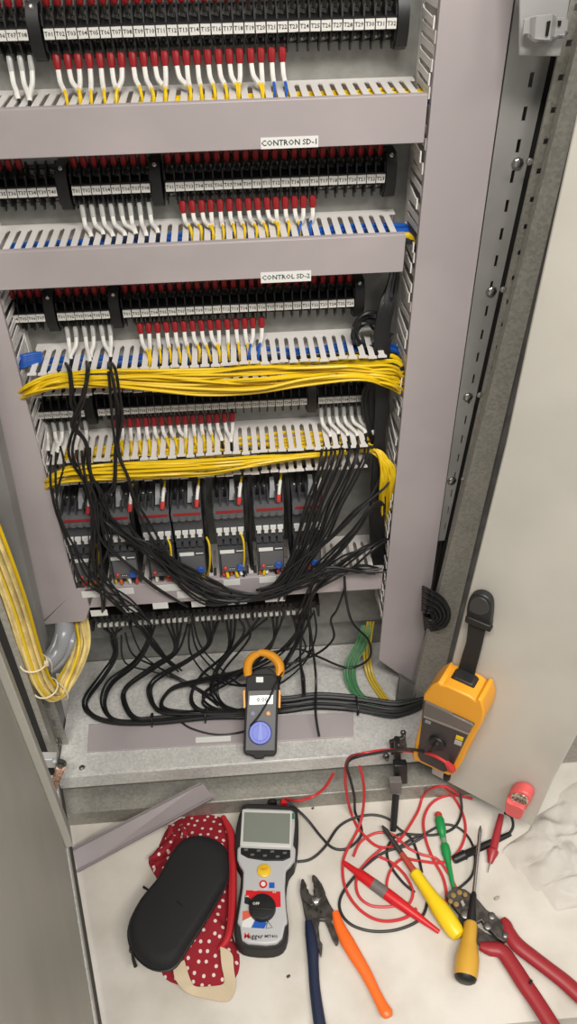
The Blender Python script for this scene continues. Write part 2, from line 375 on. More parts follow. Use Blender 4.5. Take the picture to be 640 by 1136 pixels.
# small white labels on its cover
cov = [c for c in bd.children if c.name.startswith('cover')][0]
for px, py, w_ in ((104, 659, 28), (137, 656, 24), (187, 652, 30), (213, 659, 34), (257, 646, 19), (297, 643, 19), (110, 680, 20), (145, 676, 20), (178, 672, 18), (220, 670, 16), (263, 667, 22), (305, 664, 22)):
    A = P(px-w_/2, py-2.5, -0.0842); B = P(px+w_/2, py+2.5, -0.0842); mb = MB(); mb.box(A.x, B.x, -0.0846, -0.0839, B.z, A.z); sub(mb, 'label_strip', mat('label_white', (0, 0, 0)), cov)
# mitred left end of the lower duct
q = [P(85, 654, -0.084), P(104, 653, -0.084), P(95, 690, -0.084), P(46, 693, -0.084)]
mb = MB(); mb.prism([q[0], P(106, 653, -0.084), P(94.5, 689, -0.084), q[3]], (0, 0.003, 0)); sub(mb, 'mitred_end', pvc, cov)

# upright ducts
def side_duct(label, cov_pts, xw, ztop, zbot, side, xo):
    """side=-1: fingers on the left wall (duct on the right)"""
    root = thing('upright_wire_duct', label, 'wire duct', ((xw+xo)/2, 0, zbot), 'upright wire ducts at the sides')
    mb = MB(); a, b = min(xw, xo), max(xw, xo)
    mb.box(a, b, -0.002, 0, zbot, ztop); t = 0.0015
    for x in (xw, xo-t if side < 0 else xo): mb.box(x if side < 0 or x == xo else x-t, (x+t) if side < 0 or x == xo else x, -0.014, -0.002, zbot, ztop)
    mb.box(xo-t if side < 0 else xo, xo if side < 0 else xo+t, -0.08, -0.014, zbot, ztop)
    part(mb, 'channel', pvcl, root)
    n = int((ztop-zbot)/PIT); M = Matrix.Rotation(math.radians(90), 4, 'Y')
    for i in range(min(n, 110)):
        z = ztop-PIT*(i+0.5)
        o = put('finger', FING, root); o.matrix_basis = Matrix.Translation((xw-root.location.x-(0 if side < 0 else t), 0, z-zbot)) @ Matrix.Rotation(math.radians(random.uniform(-3, 5)), 4, 'Z') @ M
    mb = MB(); mb.prism(cov_pts, (0, 0.0025, 0))
    c = part(mb, 'cover', pvc, root, 0.0008)
    mb = MB()
    for x in ((a, a+0.002), (b-0.002, b)): mb.box(x[0], x[1], -0.0835, -0.074, zbot+0.06, ztop)
    sub(mb, 'cover_lip', pvc, c)
    return root
cR = [P(420, 732, -0.084), P(463, 762, -0.084), P(587, -120, -0.084), P(500.5, -120, -0.084)]
xr0 = (P(489, 0, -0.084).x+P(420, 732, -0.084).x)/2; xr1 = P(515, 387, -0.084).x
side_duct('wide grey upright duct cover at the right of the wiring', cR, xr0+0.001, 1.5, P(420, 700, -0.084).z, -1, xr1-0.001)
xl1 = P(40, 487, -0.084).x; xl0 = P(30, 643, -0.084).x
ztl = 1.35
cL = [P(85, 655, -0.084), P(46, 691, -0.084)]
cL += [Vector((cL[1].x, -0.084, ztl)), Vector((cL[0].x, -0.084, ztl))]
side_duct('wide grey upright duct cover at the left of the wiring', cL, cL[0].x-0.001, ztl, cL[0].z+0.01, 1, cL[1].x+0.001)

# ------------------------------------------------------------------ terminal strips
TP = 0.0108
def barrier_mesh():
    mb = MB()
    for s in (1, -1):
        prof = [(-0.006, 0.019), (-0.012, 0.0265), (-0.0165, 0.0265), (-0.022, 0.019), (-0.030, 0.0165), (-0.032, 0.0065), (-0.006, 0.0065)]
        mb.prism([(-0.0009, y, s*z) for y, z in prof], (0.0018, 0, 0))
    return mb.mesh('barrier', blk)
def screw_mesh():
    mb = MB(); mb.box(-0.0036, 0.0036, -0.0135, -0.012, -0.0042, 0.0042)
    mb.lathe((0, -0.0135, 0), (0, -1, 0), [(0, 0.0032), (0.002, 0.0032), (0.0027, 0.0022)], 10); mb.cur = 1
    mb.box(-0.0026, 0.0026, -0.0164, -0.0161, -0.0005, 0.0005); mb.box(-0.0005, 0.0005, -0.0164, -0.0161, -0.0026, 0.0026)
    return mb.mesh('screw', [mat('plated_screw', (150, 146, 138), 0.35, 0.85), blk])
BARR, SCREW = barrier_mesh(), screw_mesh()
TAGS = {}
def tag_mesh(t):
    if t not in TAGS:
        mb = MB(); mb.box(-0.0049, 0.0049, -0.0362, -0.0345, -0.0047, 0.0047); mb.cur = 1
        letter(mb, t, (0, -0.0364, 0), XA, ZA, 0.0056); TAGS[t] = mb.mesh('marker_tag', [tagm, ink])
    return TAGS[t]
def end_mesh(w):
    mb = MB(); pr = [(0, -0.023), (-0.02, -0.027), (-0.03, -0.022), (-0.036, -0.008), (-0.036, 0.014), (-0.028, 0.025), (0, 0.025)]
    mb.prism([(0.0008, y, z) for y, z in pr], (w-0.0016, 0, 0)); return mb.mesh('end_bracket', blk)
STRIPS = {}
def terminal_strip(key, label, px0, px1, py, first, left=False, right=False, ew=0.0135, n=None):
    A, B = P(px0, py, -0.036), P(px1, py, -0.036)
    n = n or max(1, round((B.x-A.x)/TP)); pit = (B.x-A.x)/n
    zc = ROWZ[key[0]]
    root = thing('terminal_strip', label, 'terminal strip', (A.x, 0, zc), 'black terminal strips on the mounting plate')
    mb = MB(); mb.box(0, n*pit, -0.012, 0, -0.019, 0.019); mb.box(0, n*pit, -0.034, -0.012, -0.0062, 0.0062)
    put('base', mb.mesh('base', blk), root)
    for i in range(n+1): put('barrier', BARR, root, (i*pit, 0, 0))
    for i in range(n):
        x = (i+0.5)*pit
        t = put('marker_tag', tag_mesh('T%02d' % min(40, first+i)), root, (x, 0, 0)); t.rotation_euler = (0, random.uniform(-0.03, 0.03), 0)
        for s in (1, -1): put('screw', SCREW, root, (x, 0, s*0.0125)).rotation_euler = (0, 0.3*s, 0)
    for f, x in ((left, -ew), (right, n*pit)):
        if f:
            e = put('end_bracket', end_mesh(ew), root, (x, 0, 0))
            mb = MB(); mb.lathe((ew/2, -0.0285, 0.0225), (0, -1, 0.5), [(0, 0.0025), (0.002, 0.0025), (0.003, 0.0014)], 8); put('bracket_screw', mb.mesh('bracket_screw', steel), e)
    STRIPS[key] = (A.x, pit, n, zc)
    return root
ROWZ = {1: P(230, 32.5, -0.036).z, 2: P(230, 206, -0.036).z, 3: P(230, 344, -0.036).z, 4: P(230, 451.5, -0.036).z}
terminal_strip((1, 'a'), 'short black terminal strip at the upper left corner, tags ending T08', -18, 31, 38, 5, right=True, n=4)
terminal_strip((1, 'b'), 'long black terminal strip tagged T01 to T32 at the very top', 47, 440, 32, 1, right=True, n=32)
terminal_strip((2, 'a'), 'black terminal strip tagged T35 to T40 at the left of the second row', -4, 63.5, 213, 35, right=True, n=6)
terminal_strip((2, 'b'), 'black terminal strip with eight plain white wires in the second row', 79, 167, 210, 1, right=True, n=8)
terminal_strip((2, 'c'), 'long black terminal strip of the second row, between the two marked duct covers', 183, 427, 205, 1, right=True, n=23)
terminal_strip((3, 'a'), 'black terminal strip of four poles at the left of the third row', 11, 50, 353, 4, right=True, n=4)
terminal_strip((3, 'b'), 'black six-pole terminal strip with white wires crossing in pairs, third row', 63, 122, 350, 1, right=True, n=6)
terminal_strip((3, 'c'), 'long black terminal strip of the third row, above the thick yellow wires', 135, 393, 343, 1, right=True, n=26)
terminal_strip((4, 'a'), 'black terminal strip behind the dangling black cables, left of the fourth row', 39, 94, 459, 1, right=True, n=6)
terminal_strip((4, 'b'), 'long black terminal strip of the fourth row, under the thick yellow wires', 107, 341, 452, 1, right=True, n=26)
terminal_strip((4, 'c'), 'black six-pole terminal strip at the right end of the fourth row', 353, 404, 446, 1, n=6)

# ------------------------------------------------------------------ wires on the terminals
ORD = ['first', 'second', 'third', 'fourth', 'fifth', 'sixth', 'seventh', 'eighth', 'ninth', 'tenth', 'eleventh', 'twelfth', 'thirteenth', 'fourteenth', 'fifteenth', 'sixteenth', 'seventeenth', 'eighteenth', 'nineteenth', 'twentieth', 'twenty-first', 'twenty-second', 'twenty-third', 'twenty-fourth', 'twenty-fifth', 'twenty-sixth', 'twenty-seventh', 'twenty-eighth', 'twenty-ninth', 'thirtieth', 'thirty-first', 'thirty-second']
ROWN = {1: 'top', 2: 'second', 3: 'third', 4: 'fourth'}
WHERE = {(1, 'a'): 'cut-off strip at upper left', (1, 'b'): 'the T01 to T32 strip', (2, 'a'): 'second row left strip', (2, 'b'): 'second row eight-pole strip',
         (2, 'c'): 'second row long strip', (3, 'a'): 'third row four-pole strip', (3, 'b'): 'third row six-pole strip', (3, 'c'): 'third row long strip',
         (4, 'a'): 'fourth row left strip', (4, 'b'): 'fourth row long strip', (4, 'c'): 'fourth row right strip'}
clear = mat('clear_lug_sleeve', (178, 178, 174), 0.3)
def taper(mb, a, b, r0, r1):
    a, b = Vector(a), Vector(b); L = (b-a).length; mb.lathe(a, b-a, [(0, r0*0.8), (L*0.1, r0), (L*0.7, r0), (L, r1)], 8)
WN = {}
def lower_wire(key, pole, col, shift=0.0, red=True, slot=True, tail=None, pair=False):
    x0, pit, n, zc = STRIPS[key]; x = x0+(pole+0.5)*pit; zd = ZT[key[0]-1]
    colname = {'y': 'yellow', 'b': 'blue', 'w': 'white', 'k': 'white'}[col]
    # slot the wire falls into
    d0 = {1: XL-0.002, 2: XL-0.002, 3: P(30, 416, -0.078).x, 4: P(50, 511, -0.078).x}[key[0]]
    xs = x+shift; k = round((xs-d0)/PIT); xs = d0+k*PIT+random.uniform(-0.0008, 0.0008)
    ys = -0.05+random.uniform(-0.006, 0.006)
    a = Vector((x, -0.016, zc-0.014)); b = Vector((x+0.02*(xs-x), -0.021, zc-0.0205)); c = Vector((x+0.06*(xs-x), -0.024, zc-0.034))
    root = thing('control_wire', '%s wire%s, %s from left under %s' % (colname, ', red lug' if red else '', ORD[WN.setdefault(key, 0)], WHERE[key]), 'wire', (x, -0.016, zc-0.0125), 'control wires under the %s terminal row' % ROWN[key[0]])
    WN[key] += 1
    mb = MB(); taper(mb, b, c, 0.0041 if red else 0.003, 0.0031); part(mb, 'lug_sleeve', lug_r if red else clear, root)
    mb = MB(); mb.tube([a, b], 0.0022, 6); part(mb, 'lug', mat('plated_screw', (0, 0, 0)), root)
    end = Vector((xs, ys, zd+0.002)); path = [c, c+(Vector((xs, ys, zd))-c)*0.3+Vector((-0.12*(xs-x), 0.0, -0.003)), c+(end-c)*0.72, end, Vector((xs+random.uniform(-0.004, 0.004), ys-0.004, zd-0.022))]
    pts, tt = smooth(path, 5); wn = len(pts); cut = int(wn*(0.5 if col in 'yb' else 0.8))
    if key[0] == 1 and col in 'yb': cut = int(wn*0.55)
    mb = MB(); mb.tube(pts[:cut], 0.0027, 7, 1); part(mb, 'marker_sleeve', whites, root)
    mb = MB(); mb.tube(pts[cut-1:], 0.00165, 6, 1); part(mb, 'insulation', {'y': yel, 'b': blu, 'w': blk2, 'k': blk2}[col], root)
    return end
def upper_wire(key, pole):
    x0, pit, n, zc = STRIPS[key]; x = x0+(pole+0.5)*pit
    a = Vector((x, -0.016, zc+0.014)); b = Vector((x, -0.021, zc+0.0225)); c = Vector((x+random.uniform(-0.0006, 0.0006), -0.025, zc+0.0365)); d = Vector((x+random.uniform(-0.002, 0.002), -0.034, zc+0.058))
    root = thing('control_wire', 'red-lugged wire rising from pole %s, %s' % (['one', 'two', 'three', 'four', 'five', 'six', 'seven', 'eight', 'nine', 'ten', 'eleven', 'twelve', 'thirteen', 'fourteen', 'fifteen', 'sixteen', 'seventeen', 'eighteen', 'nineteen', 'twenty', 'twenty-one', 'twenty-two', 'twenty-three', 'twenty-four', 'twenty-five', 'twenty-six', 'twenty-seven', 'twenty-eight', 'twenty-nine', 'thirty', 'thirty-one', 'thirty-two'][pole], WHERE[key]), 'wire', (x, -0.016, zc+0.0125), 'wires above the %s terminal row' % ROWN[key[0]])
    mb = MB(); taper(mb, b, c, 0.0038, 0.003); part(mb, 'lug_sleeve', lug_r, root)
    mb = MB(); mb.tube([a, b], 0.0022, 6); part(mb, 'lug', mat('plated_screw', (0, 0, 0)), root)
    mb = MB(); mb.tube([c, (c+d)/2+Vector((0, 0.002, 0)), d], 0.0022, 6, 3); part(mb, 'marker_sleeve', whites, root)
for i in range(1, 4): lower_wire((1, 'a'), i, 'w', 0.012 if i < 3 else 0.002, red=False)
for i in range(22): lower_wire((1, 'b'), i, 'y' if i < 20 else 'b', (0.004 if i % 5 in (0, 2, 4) else 0.007)-(0.009 if i in (6, 17) else 0))
for i in range(8): lower_wire((2, 'b'), i, 'w', 0.006+0.0012*i, red=False)
for i in range(1, 16): lower_wire((2, 'c'), i, 'y' if i < 14 else 'b', (0.008 if i % 2 else 0.005)-(0.009 if i in (5, 11) else 0)-(0.008 if i >= 14 else 0))
for i in range(6): lower_wire((3, 'b'), i, 'w', (0.004 if i % 2 == 0 else -0.0065), red=False)
for i in range(1, 16): lower_wire((3, 'c'), i, 'y' if i < 14 else 'b', (0.006 if i % 2 else 0.003)-(0.01 if i >= 14 else 0))
for i, s in zip(range(0, 6), (0.003, 0.003, -0.007, 0.006, -0.002, -0.006)):
    if i != 2: lower_wire((4, 'a'), i, 'w', s, red=False)
    else: lower_wire((4, 'a'), i, 'w', -0.003, red=False)
for i in range(1, 17): lower_wire((4, 'b'), i, 'y' if i < 14 else 'w', (0.007 if i % 2 else 0.004)-(0.004 if i >= 14 else 0))
for i in range(6): lower_wire((4, 'c'), i, 'w', 0.007+0.002*i, red=False)
for i in range(4): upper_wire((1, 'a'), i)
for i in range(32): upper_wire((1, 'b'), i)
for i in range(3): upper_wire((2, 'a'), i)
for i in range(8): upper_wire((2, 'b'), i)
for i in range(23): upper_wire((2, 'c'), i)
for i in range(4): upper_wire((3, 'a'), i)
for i in range(6): upper_wire((3, 'b'), i)
for i in range(26): upper_wire((3, 'c'), i)
for i in range(26): upper_wire((4, 'b'), i)
# ------------------------------------------------------------------ wires lying inside the row ducts
def wire(name, label, cat, group, pts, r, m, seg=6, sub_=6):
    mb = MB(); mb.tube(pts, r, seg, sub_); o = mb.build(name, m); tag(o, label, cat, group); return o
duct_x = [(XL, XR), (XL, P(448, 290, -0.084).x), (P(30, 416, -0.078).x, P(438, 398, -0.078).x), (P(50, 511, -0.078).x, P(411, 498, -0.078).x)]
for k in range(4):
    x0, x1 = duct_x[k]; zt = ZT[k]
    plan = {0: 'yyyyyyb', 1: 'bbbbyyk', 2: 'bbbkkyy', 3: 'yyyyyyk'}[k]
    for j, c in enumerate(plan):
        y = -0.026-0.0068*j; z0 = zt-(0.0046 if k == 0 else 0.007)-random.uniform(0, 0.002 if k == 0 else 0.006)
        xa = x0+0.01 if (c != 'y' or k == 3) else x0+(0.18 if k == 0 else 0.25)
        pts = [Vector((xa+(x1-xa)*i/8, y+random.uniform(-0.003, 0.003), z0+random.uniform(-0.004, 0.0 if k == 0 else 0.003))) for i in range(9)]
        pts.append(Vector((x1+0.012, y+random.uniform(-0.003, 0.003), z0-0.003-0.006*(k > 1))))
        if k < 2: pts.append(Vector((x1+0.024, y+0.01, z0-0.03)))
        nm = {'y': 'yellow', 'b': 'blue', 'k': 'black'}[c]
        wire(nm+'_wire', '%s wire inside the %s slotted duct, %s from the back plate' % (nm, ['topmost', 'second', 'third', 'fourth'][k], ORD[j]), 'wire', '%s wires inside the %s slotted duct' % (nm, ['topmost', 'second', 'third', 'fourth'][k]), pts, 0.0029 if c != 'k' else 0.0025, {'y': yel, 'b': blu, 'k': blk2}[c], 6, 3)
# ------------------------------------------------------------------ the yellow wires spilling over the third and fourth ducts
def strands(n, spec, group, label, r=0.0019, jit=1.5, seed=3):
    rnd = random.Random(seed)
    for i in range(n):
        t = i/(n-1); pts = []
        for (px, lo, hi, Y) in spec:
            mid = px in (220, 190); u = t if mid else min(1, max(0, t+rnd.uniform(-0.16, 0.16)))
            pts.append(P(px+rnd.uniform(-5, 5), lo+(hi-lo)*u+(0 if mid else rnd.uniform(-jit, jit)*0.6), Y-rnd.uniform(0, 0.016)))
        wire('yellow_wire', label % ORD[i], 'wire', group, pts, r*rnd.uniform(0.85, 1.1), yel, 6, 5)
strands(21, [(22, 436, 444, -0.062), (34, 428, 438, -0.08), (60, 415, 430, -0.084), (105, 411, 429, -0.085), (160, 410, 433, -0.086), (220, 410, 438, -0.087), (280, 407, 437, -0.087), (340, 405, 428, -0.086), (395, 405, 421, -0.085), (432, 406, 428, -0.078), (446, 412, 436, -0.06)],
        'yellow wires across the front of the third duct', 'yellow wire across the third duct, %s from top at mid-span')
strands(14, [(50, 538, 550, -0.06), (58, 526, 540, -0.08), (80, 519, 533, -0.084), (130, 515, 531, -0.085), (190, 512, 529, -0.086), (240, 509, 526, -0.086), (290, 507, 516, -0.082), (340, 504, 508, -0.07), (380, 500, 504, -0.06)],
        'yellow wires across the front of the fourth duct', 'yellow wire of the bunch above the contactors, %s from top left of middle', seed=5)
# yellow wires turning down beside the right upright duct
for i in range(12):
    rnd = random.Random(40+i); x = 422+16*i/11
    wire('yellow_wire', 'yellow wire turning down beside the black cables at right, %s from left' % ORD[i], 'wire', 'yellow wires turning down at the right', [P(396, 500+rnd.uniform(-3, 3), -0.05), P(408, 500+rnd.uniform(-4, 2), -0.06), P(418+i*0.6, 506+rnd.uniform(-5, 3), -0.072), P(x+1, 524+rnd.uniform(-8, 8), -0.08), P(x-1, 545+rnd.uniform(-6, 8), -0.072), P(x-2+rnd.uniform(-3, 3), 590+rnd.uniform(-25, 25), -0.045)], 0.0018, yel)
# blue wires bundled at the left end of the third duct
for i in range(7):
    rnd = random.Random(90+i)
    wire('blue_wire', 'blue wire entering the left end of the third duct, %s from top' % ORD[i], 'wire', 'blue wires at the left end of the third duct', [P(14+rnd.uniform(-2, 2), 404+rnd.uniform(-3, 3), -0.03), P(22, 396+i*1.9, -0.055), P(34, 393+i*1.9, -0.052), P(46, 392+i*1.6, -0.045)], 0.0024, blu)

# ------------------------------------------------------------------ contactors and overload relays
FY = -0.085
def zf(py, Y=FY, px=298): return P(px, py, Y).z
z_st, z_cb, z_ob, z_rb = zf(560), zf(602), zf(604), zf(640)
UX = [84, 126, 170, 206, 253, 298, 341]
DESC = ['first', 'second', 'third', 'fourth', 'fifth', 'sixth', 'seventh']
redst = mat('red_stripe', (150, 32, 36), 0.5); wht = mat('white_plastic', (222, 222, 218), 0.45); lgr = mat('light_grey_plastic', (158, 160, 162), 0.5)
def contactor_parts():
    W = 0.0215; H = z_st-z_cb; ms = {}
    mb = MB(); mb.box(-W, W, -0.070, -0.004, 0, H-0.006); mb.box(-W, W, -0.078, -0.070, 0.006, H-0.020)
    mb.box(-W, W, -0.052, -0.004, H-0.006, H+0.004)
    for i in range(5): mb.box(-W+i*0.0106-0.0008*(i > 0), -W+i*0.0106+0.0012, -0.076, -0.035, H-0.006, H+0.007)
    for i in range(4): mb.box(-W+0.0014+i*0.0106, -W+0.009+i*0.0106, -0.084, -0.07, 0.0, 0.007)
    ms['body'] = mb.mesh('body', char)
    mb = MB(); mb.box(-W, W, -0.085, -0.066, H-0.02, H-0.006)
    for i in range(4): mb.box(-W+0.002+i*0.0106, -W+0.0085+i*0.0106, -0.088, -0.085, H-0.019, H-0.013)
    ms['front_rail'] = mb.mesh('front_rail', char2)
    mb = MB(); mb.box(-W+0.004, W-0.001, -0.0865, -0.084, H-0.0095, H-0.0062); ms['stripe'] = mb.mesh('stripe', redst)
    mb = MB(); T = [(-0.0042, 0.006), (0.0042, 0.006), (0.0042, 0.001), (0.0022, -0.001), (0.003, -0.006), (-0.003, -0.006), (-0.0022, -0.001), (-0.0042, 0.001)]
    mb.prism([(x, -0.0785, z) for x, z in T], (0, -0.004, 0)); ms['contact_carrier'] = mb.mesh('contact_carrier', wht)
    mb = MB(); mb.frustum([(-0.005, -0.066, H-0.003), (0.005, -0.066, H-0.003), (0.005, -0.046, H-0.003), (-0.005, -0.046, H-0.003)][::-1], [(-0.003, -0.06, H+0.016), (0.003, -0.06, H+0.016), (0.003, -0.046, H+0.02), (-0.003, -0.046, H+0.02)][::-1])
    ms['wedge'] = mb.mesh('wedge', lgr); ms['H'] = H
    mb = MB(); mb.lathe((0, -0.045, H+0.004), (0, -0.3, 1), [(0, 0.0036), (0.002, 0.0036), (0.003, 0.002)], 8); ms['terminal_screw'] = mb.mesh('terminal_screw', steeld)
    return ms
def relay_parts():
    W = 0.0205; H = z_ob-z_rb; ms = {}
    mb = MB(); mb.box(-W, W, -0.066, -0.004, 0, H); mb.prism([(-W, -0.066, H), (-W, -0.082, H-0.004), (-W, -0.086, 0.0175), (-W, -0.084, 0.016), (-W, -0.066, 0.016)], (2*W, 0, 0))
    for i in range(4): mb.box(-W+i*0.0133, -W+i*0.0133+0.0012, -0.08, -0.066, 0, 0.016)
    ms['body'] = mb.mesh('body', char); s = (0.086-0.082)/(H-0.0215)
    def fy(z): return -0.082-s*(H-0.004-z)
    def plate(x0, x1, z0, z1, t, mb=None):
        mb = mb or MB(); mb.prism([(x0, fy(z0)-t, z0), (x1, fy(z0)-t, z0), (x1, fy(z1)-t, z1), (x0, fy(z1)-t, z1)], (0, t, 0)); return mb
    ms['label_strip'] = plate(-W+0.003, 0.004, H-0.0145, H-0.0085, 0.0008).mesh('label_strip', mat('label_white', (0, 0, 0)))
    mb = plate(-W+0.0015, W-0.0015, 0.0185, H-0.016, 0.0007); mb.cur = 1
    plate(-0.006, 0.0035, 0.0225, 0.0265, 0.0011, mb); plate(-W+0.002, -W+0.004, 0.0195, H-0.015, 0.001, mb); mb.cur = 2
    for i in range(3): plate(-0.005+i*0.003, -0.0035+i*0.003, 0.0235, 0.0252, 0.0014, mb)
    plate(0.007, 0.018, H-0.012, H-0.0105, 0.0006, mb)
    ms['panel'] = mb.mesh('panel', [char2, blk, wht])
    dz = 0.0265
    mb = MB(); mb.lathe((0.0115, fy(dz)-0.0005, dz), (0, -1, 0.2), [(0, 0.0058), (0.003, 0.0058), (0.0045, 0.0045), (0.0045, 0.002), (0.004, 0.001)], 14); ms['dial'] = mb.mesh('dial', mat('blue_dial', (42, 84, 170), 0.4))
    mb = MB(); mb.lathe((-0.0115, fy(dz)-0.0005, dz), (0, -1, 0.2), [(0, 0.003), (0.003, 0.003), (0.004, 0.0018)], 10); ms['button'] = mb.mesh('button', mat('red_button', (190, 60, 58), 0.4))
    ms['ferrule'] = []
    for c in (mat('red_button', (0, 0, 0)), yel, wht, mat('orange_ferrule', (196, 96, 40), 0.5), blk):
        mb = MB(); mb.lathe((0, 0, 0), (0.15, -0.6, -1), [(0, 0.0021), (0.006, 0.0024), (0.013, 0.0024), (0.014, 0.0016)], 7); ms['ferrule'].append(mb.mesh('ferrule', c))
    return ms
CP, RP = contactor_parts(), relay_parts()
for i, ux in enumerate(UX):
    X = P(ux, 562+(298-ux)*0.065, FY).x
    r = thing('contactor', 'dark grey motor contactor with white contact tabs, %s from the left' % DESC[i], 'contactor', (X, 0, z_cb), 'motor contactors in a row')
    H = CP['H']
    for k in ('body', 'front_rail', 'stripe'): put(k, CP[k], r)
    put('wedge', CP['wedge'], r, (0.007, 0, 0))
    for k in range(4):
        put('contact_carrier', CP['contact_carrier'], r, (-0.0155+0.0105*k, 0, z_cb*0+zf(586, -0.079)-z_cb))
        put('terminal_screw', CP['terminal_screw'], r, (-0.016+0.0107*k, 0, 0))
    r2_ = thing('overload_relay', 'dark overload relay with blue dial under the %s contactor from the left' % DESC[i], 'relay', (X, 0, z_rb), 'overload relays under the contactors')
    for k in ('body', 'label_strip', 'panel', 'dial', 'button'): put(k, RP[k], r2_)
    rnd = random.Random(i)
    for k in range(6): 
        f = put('ferrule', RP['ferrule'][[0, 0, 1, 3, 1, 2, 4][(k+i*2) % 7]], r2_, (-0.0165+0.0065*k+rnd.uniform(-0.001, 0.001), -0.074-0.004*(k % 2), 0.0155)); f.rotation_euler = (rnd.uniform(-0.3, 0.3), rnd.uniform(-0.4, 0.4), 0)
    # the wire with the red ferrule
    px = ux+[14, 18, 10, 12, 12, 11, 12][i]; py0 = 555+(298-ux)*0.062
    A = P(px, py0, -0.078); B = P(px+1, py0-14, -0.07); Cc = P(px+3, py0-29, -0.05)
    cw = thing('control_wire', 'white sleeved wire with red tip entering the %s contactor from the left' % DESC[i], 'wire', A, 'red tipped wires into the contactors')
    mb = MB(); mb.lathe(A+(B-A)*-0.15, B-A, [(0, 0.0022), (0.002, 0.0034), (0.010, 0.0034), (0.012, 0.0026)], 8); part(mb, 'ferrule', mat('red_button', (0, 0, 0)), cw)
    mb = MB(); mb.tube([A+(B-A)*0.45, B, (B+Cc)/2], 0.0025, 7, 4); part(mb, 'marker_sleeve', whites, cw)
    mb = MB(); mb.tube([(B+Cc)/2, Cc], 0.0016, 6); part(mb, 'insulation', yel, cw)
    for k in range(3):
        x_ = ux-13+8*k+rnd.uniform(-1, 1); y_ = 552+(298-ux)*0.062
        wire('black_cable', '%s of three black wires into the top of the %s contactor from left' % (['left', 'middle', 'right'][k], DESC[i]), 'cable', 'black wires into the contactor tops', [P(x_+rnd.uniform(-2, 2), y_-26, -0.03), P(x_+rnd.uniform(-2, 2), y_-14, -0.05), P(x_, y_+1, -0.052)], 0.0026, blk2, 6, 4)
for x, y, nm in ((110, 620, 'first and second'), (190, 614, 'third and fourth'), (233, 612, 'fourth and fifth'), (271, 608, 'fifth and sixth')):
    wire('yellow_wire', 'short yellow wire curving down between the %s overload relays from left' % nm, 'wire', 'short yellow wires between the overload relays', [P(x-4, y-16, -0.082), P(x-1, y-8, -0.092), P(x, y+8, -0.094), P(x-1, y+20, -0.088), P(x-4, y+27, -0.078)], 0.0015, yel)
# ------------------------------------------------------------------ the comb-like terminal strip above the cabinet floor
A, B = P(100, 691, -0.05), P(354, 673, -0.05)
zc5 = (A.z+B.z)/2; cs = thing('terminal_strip', 'black terminal strip with white tag band above the cabinet floor', 'terminal strip', (A.x, 0, zc5-0.012))
mb = MB(); mb.box(A.x, B.x, -0.048, 0.03, zc5-0.002, zc5+0.012); mb.box(A.x, B.x, -0.03, 0.03, zc5-0.013, zc5-0.002)
part(mb, 'base', blk, cs)
n5 = 40; pt = (B.x-A.x)/n5
mbt = MB(); mbt.box(-0.0012, 0.0012, -0.054, -0.03, 0, 0.0105); bm_ = mbt.mesh('barrier', blk)
mbt = MB(); mbt.box(-0.0026, 0.0026, -0.0535, -0.047, 0, 0.0045); tg_ = mbt.mesh('marker_tag', mat('grey_tag', (196, 194, 188), 0.5))
mbt = MB(); mbt.box(-0.0012, 0.0012, -0.046, -0.032, -0.008, 0); pin_ = mbt.mesh('pin', mat('plated_screw', (0, 0, 0)))
for i in range(n5):
    x = pt*(i+0.5)
    put('barrier', bm_, cs, (x, 0, 0.0125))
    if i > 0 and i < n5-3: put('marker_tag', tg_, cs, (x, 0, 0.0015)); put('pin', pin_, cs, (x, 0, 0.0))
mb = MB(); mb.box(-0.002, 0.002, -0.056, -0.03, -0.012, 0.016); br = mb.mesh('end_bracket', blk)
for px in (101, 143, 177, 212, 246, 280, 314, 353): put('end_bracket', br, cs, (P(px, 688-(px-100)*0.07, -0.05).x-A.x, 0, 0.008))

# ------------------------------------------------------------------ black cables
def C(px, py, Y=-0.05, h=0.004):
    p = P(px, py, Y)
    return p if p.z > TRAY+h else F(px, py, TRAY+h)
KC = 0
def cables(n, path, group, label, Y0=-0.045, spread=(0.006, 0.004), r=0.0021, hmax=0.012, seed=0, jx=1.2, x0s=None):
    global KC
    rnd = random.Random(1000+seed)
    for i in range(n):
        ox, oh = rnd.uniform(-1, 1), rnd.random(); pts = []
        for k, q in enumerate(path):
            px, py = q[0], q[1]; Y = q[2] if len(q) > 2 else Y0; s = q[3] if len(q) > 3 else 3.0
            if k == 0 and x0s: px = x0s[i]; s = 0.3
            pts.append(C(px+ox*s+rnd.uniform(-jx, jx)*0.5, py+(oh-0.5)*s*1.2+rnd.uniform(-jx, jx)*0.5, Y+rnd.uniform(-0.004, 0.004), r+0.001+oh*hmax))
        wire('black_cable', label+', %s from left' % ORD[i], 'cable', group, pts, r*rnd.uniform(0.9, 1.1), blk2, 6, 6)
G = 'black cables from the lower terminal strip'
tail = [(170, 800), (228, 794), (270, 793), (312, 785), (352, 782), (392, 784), (436, 791), (466, 781)]
def tl(dy): return [(x, y+dy, -0.05, 4.5) for x, y in tail]
cables(5, [(122, 697), (126, 710), (127, 729, -0.05, 2), (113, 751, -0.05, 3), (95, 777, -0.05, 3), (100, 793, -0.05, 3), (125, 801, -0.05, 3)]+tl(1), G, 'black cable of the leftmost swept bundle', seed=1, x0s=[115, 119, 124, 130, 136])
cables(6, [(160, 694), (166, 708, -0.05, 2), (151, 735, -0.05, 3), (124, 756, -0.05, 4), (115, 777, -0.05, 4), (122, 795, -0.05, 3), (140, 800)]+tl(0), G, 'black cable of the second swept bundle', seed=2, x0s=[150, 155, 160, 164, 168, 172])
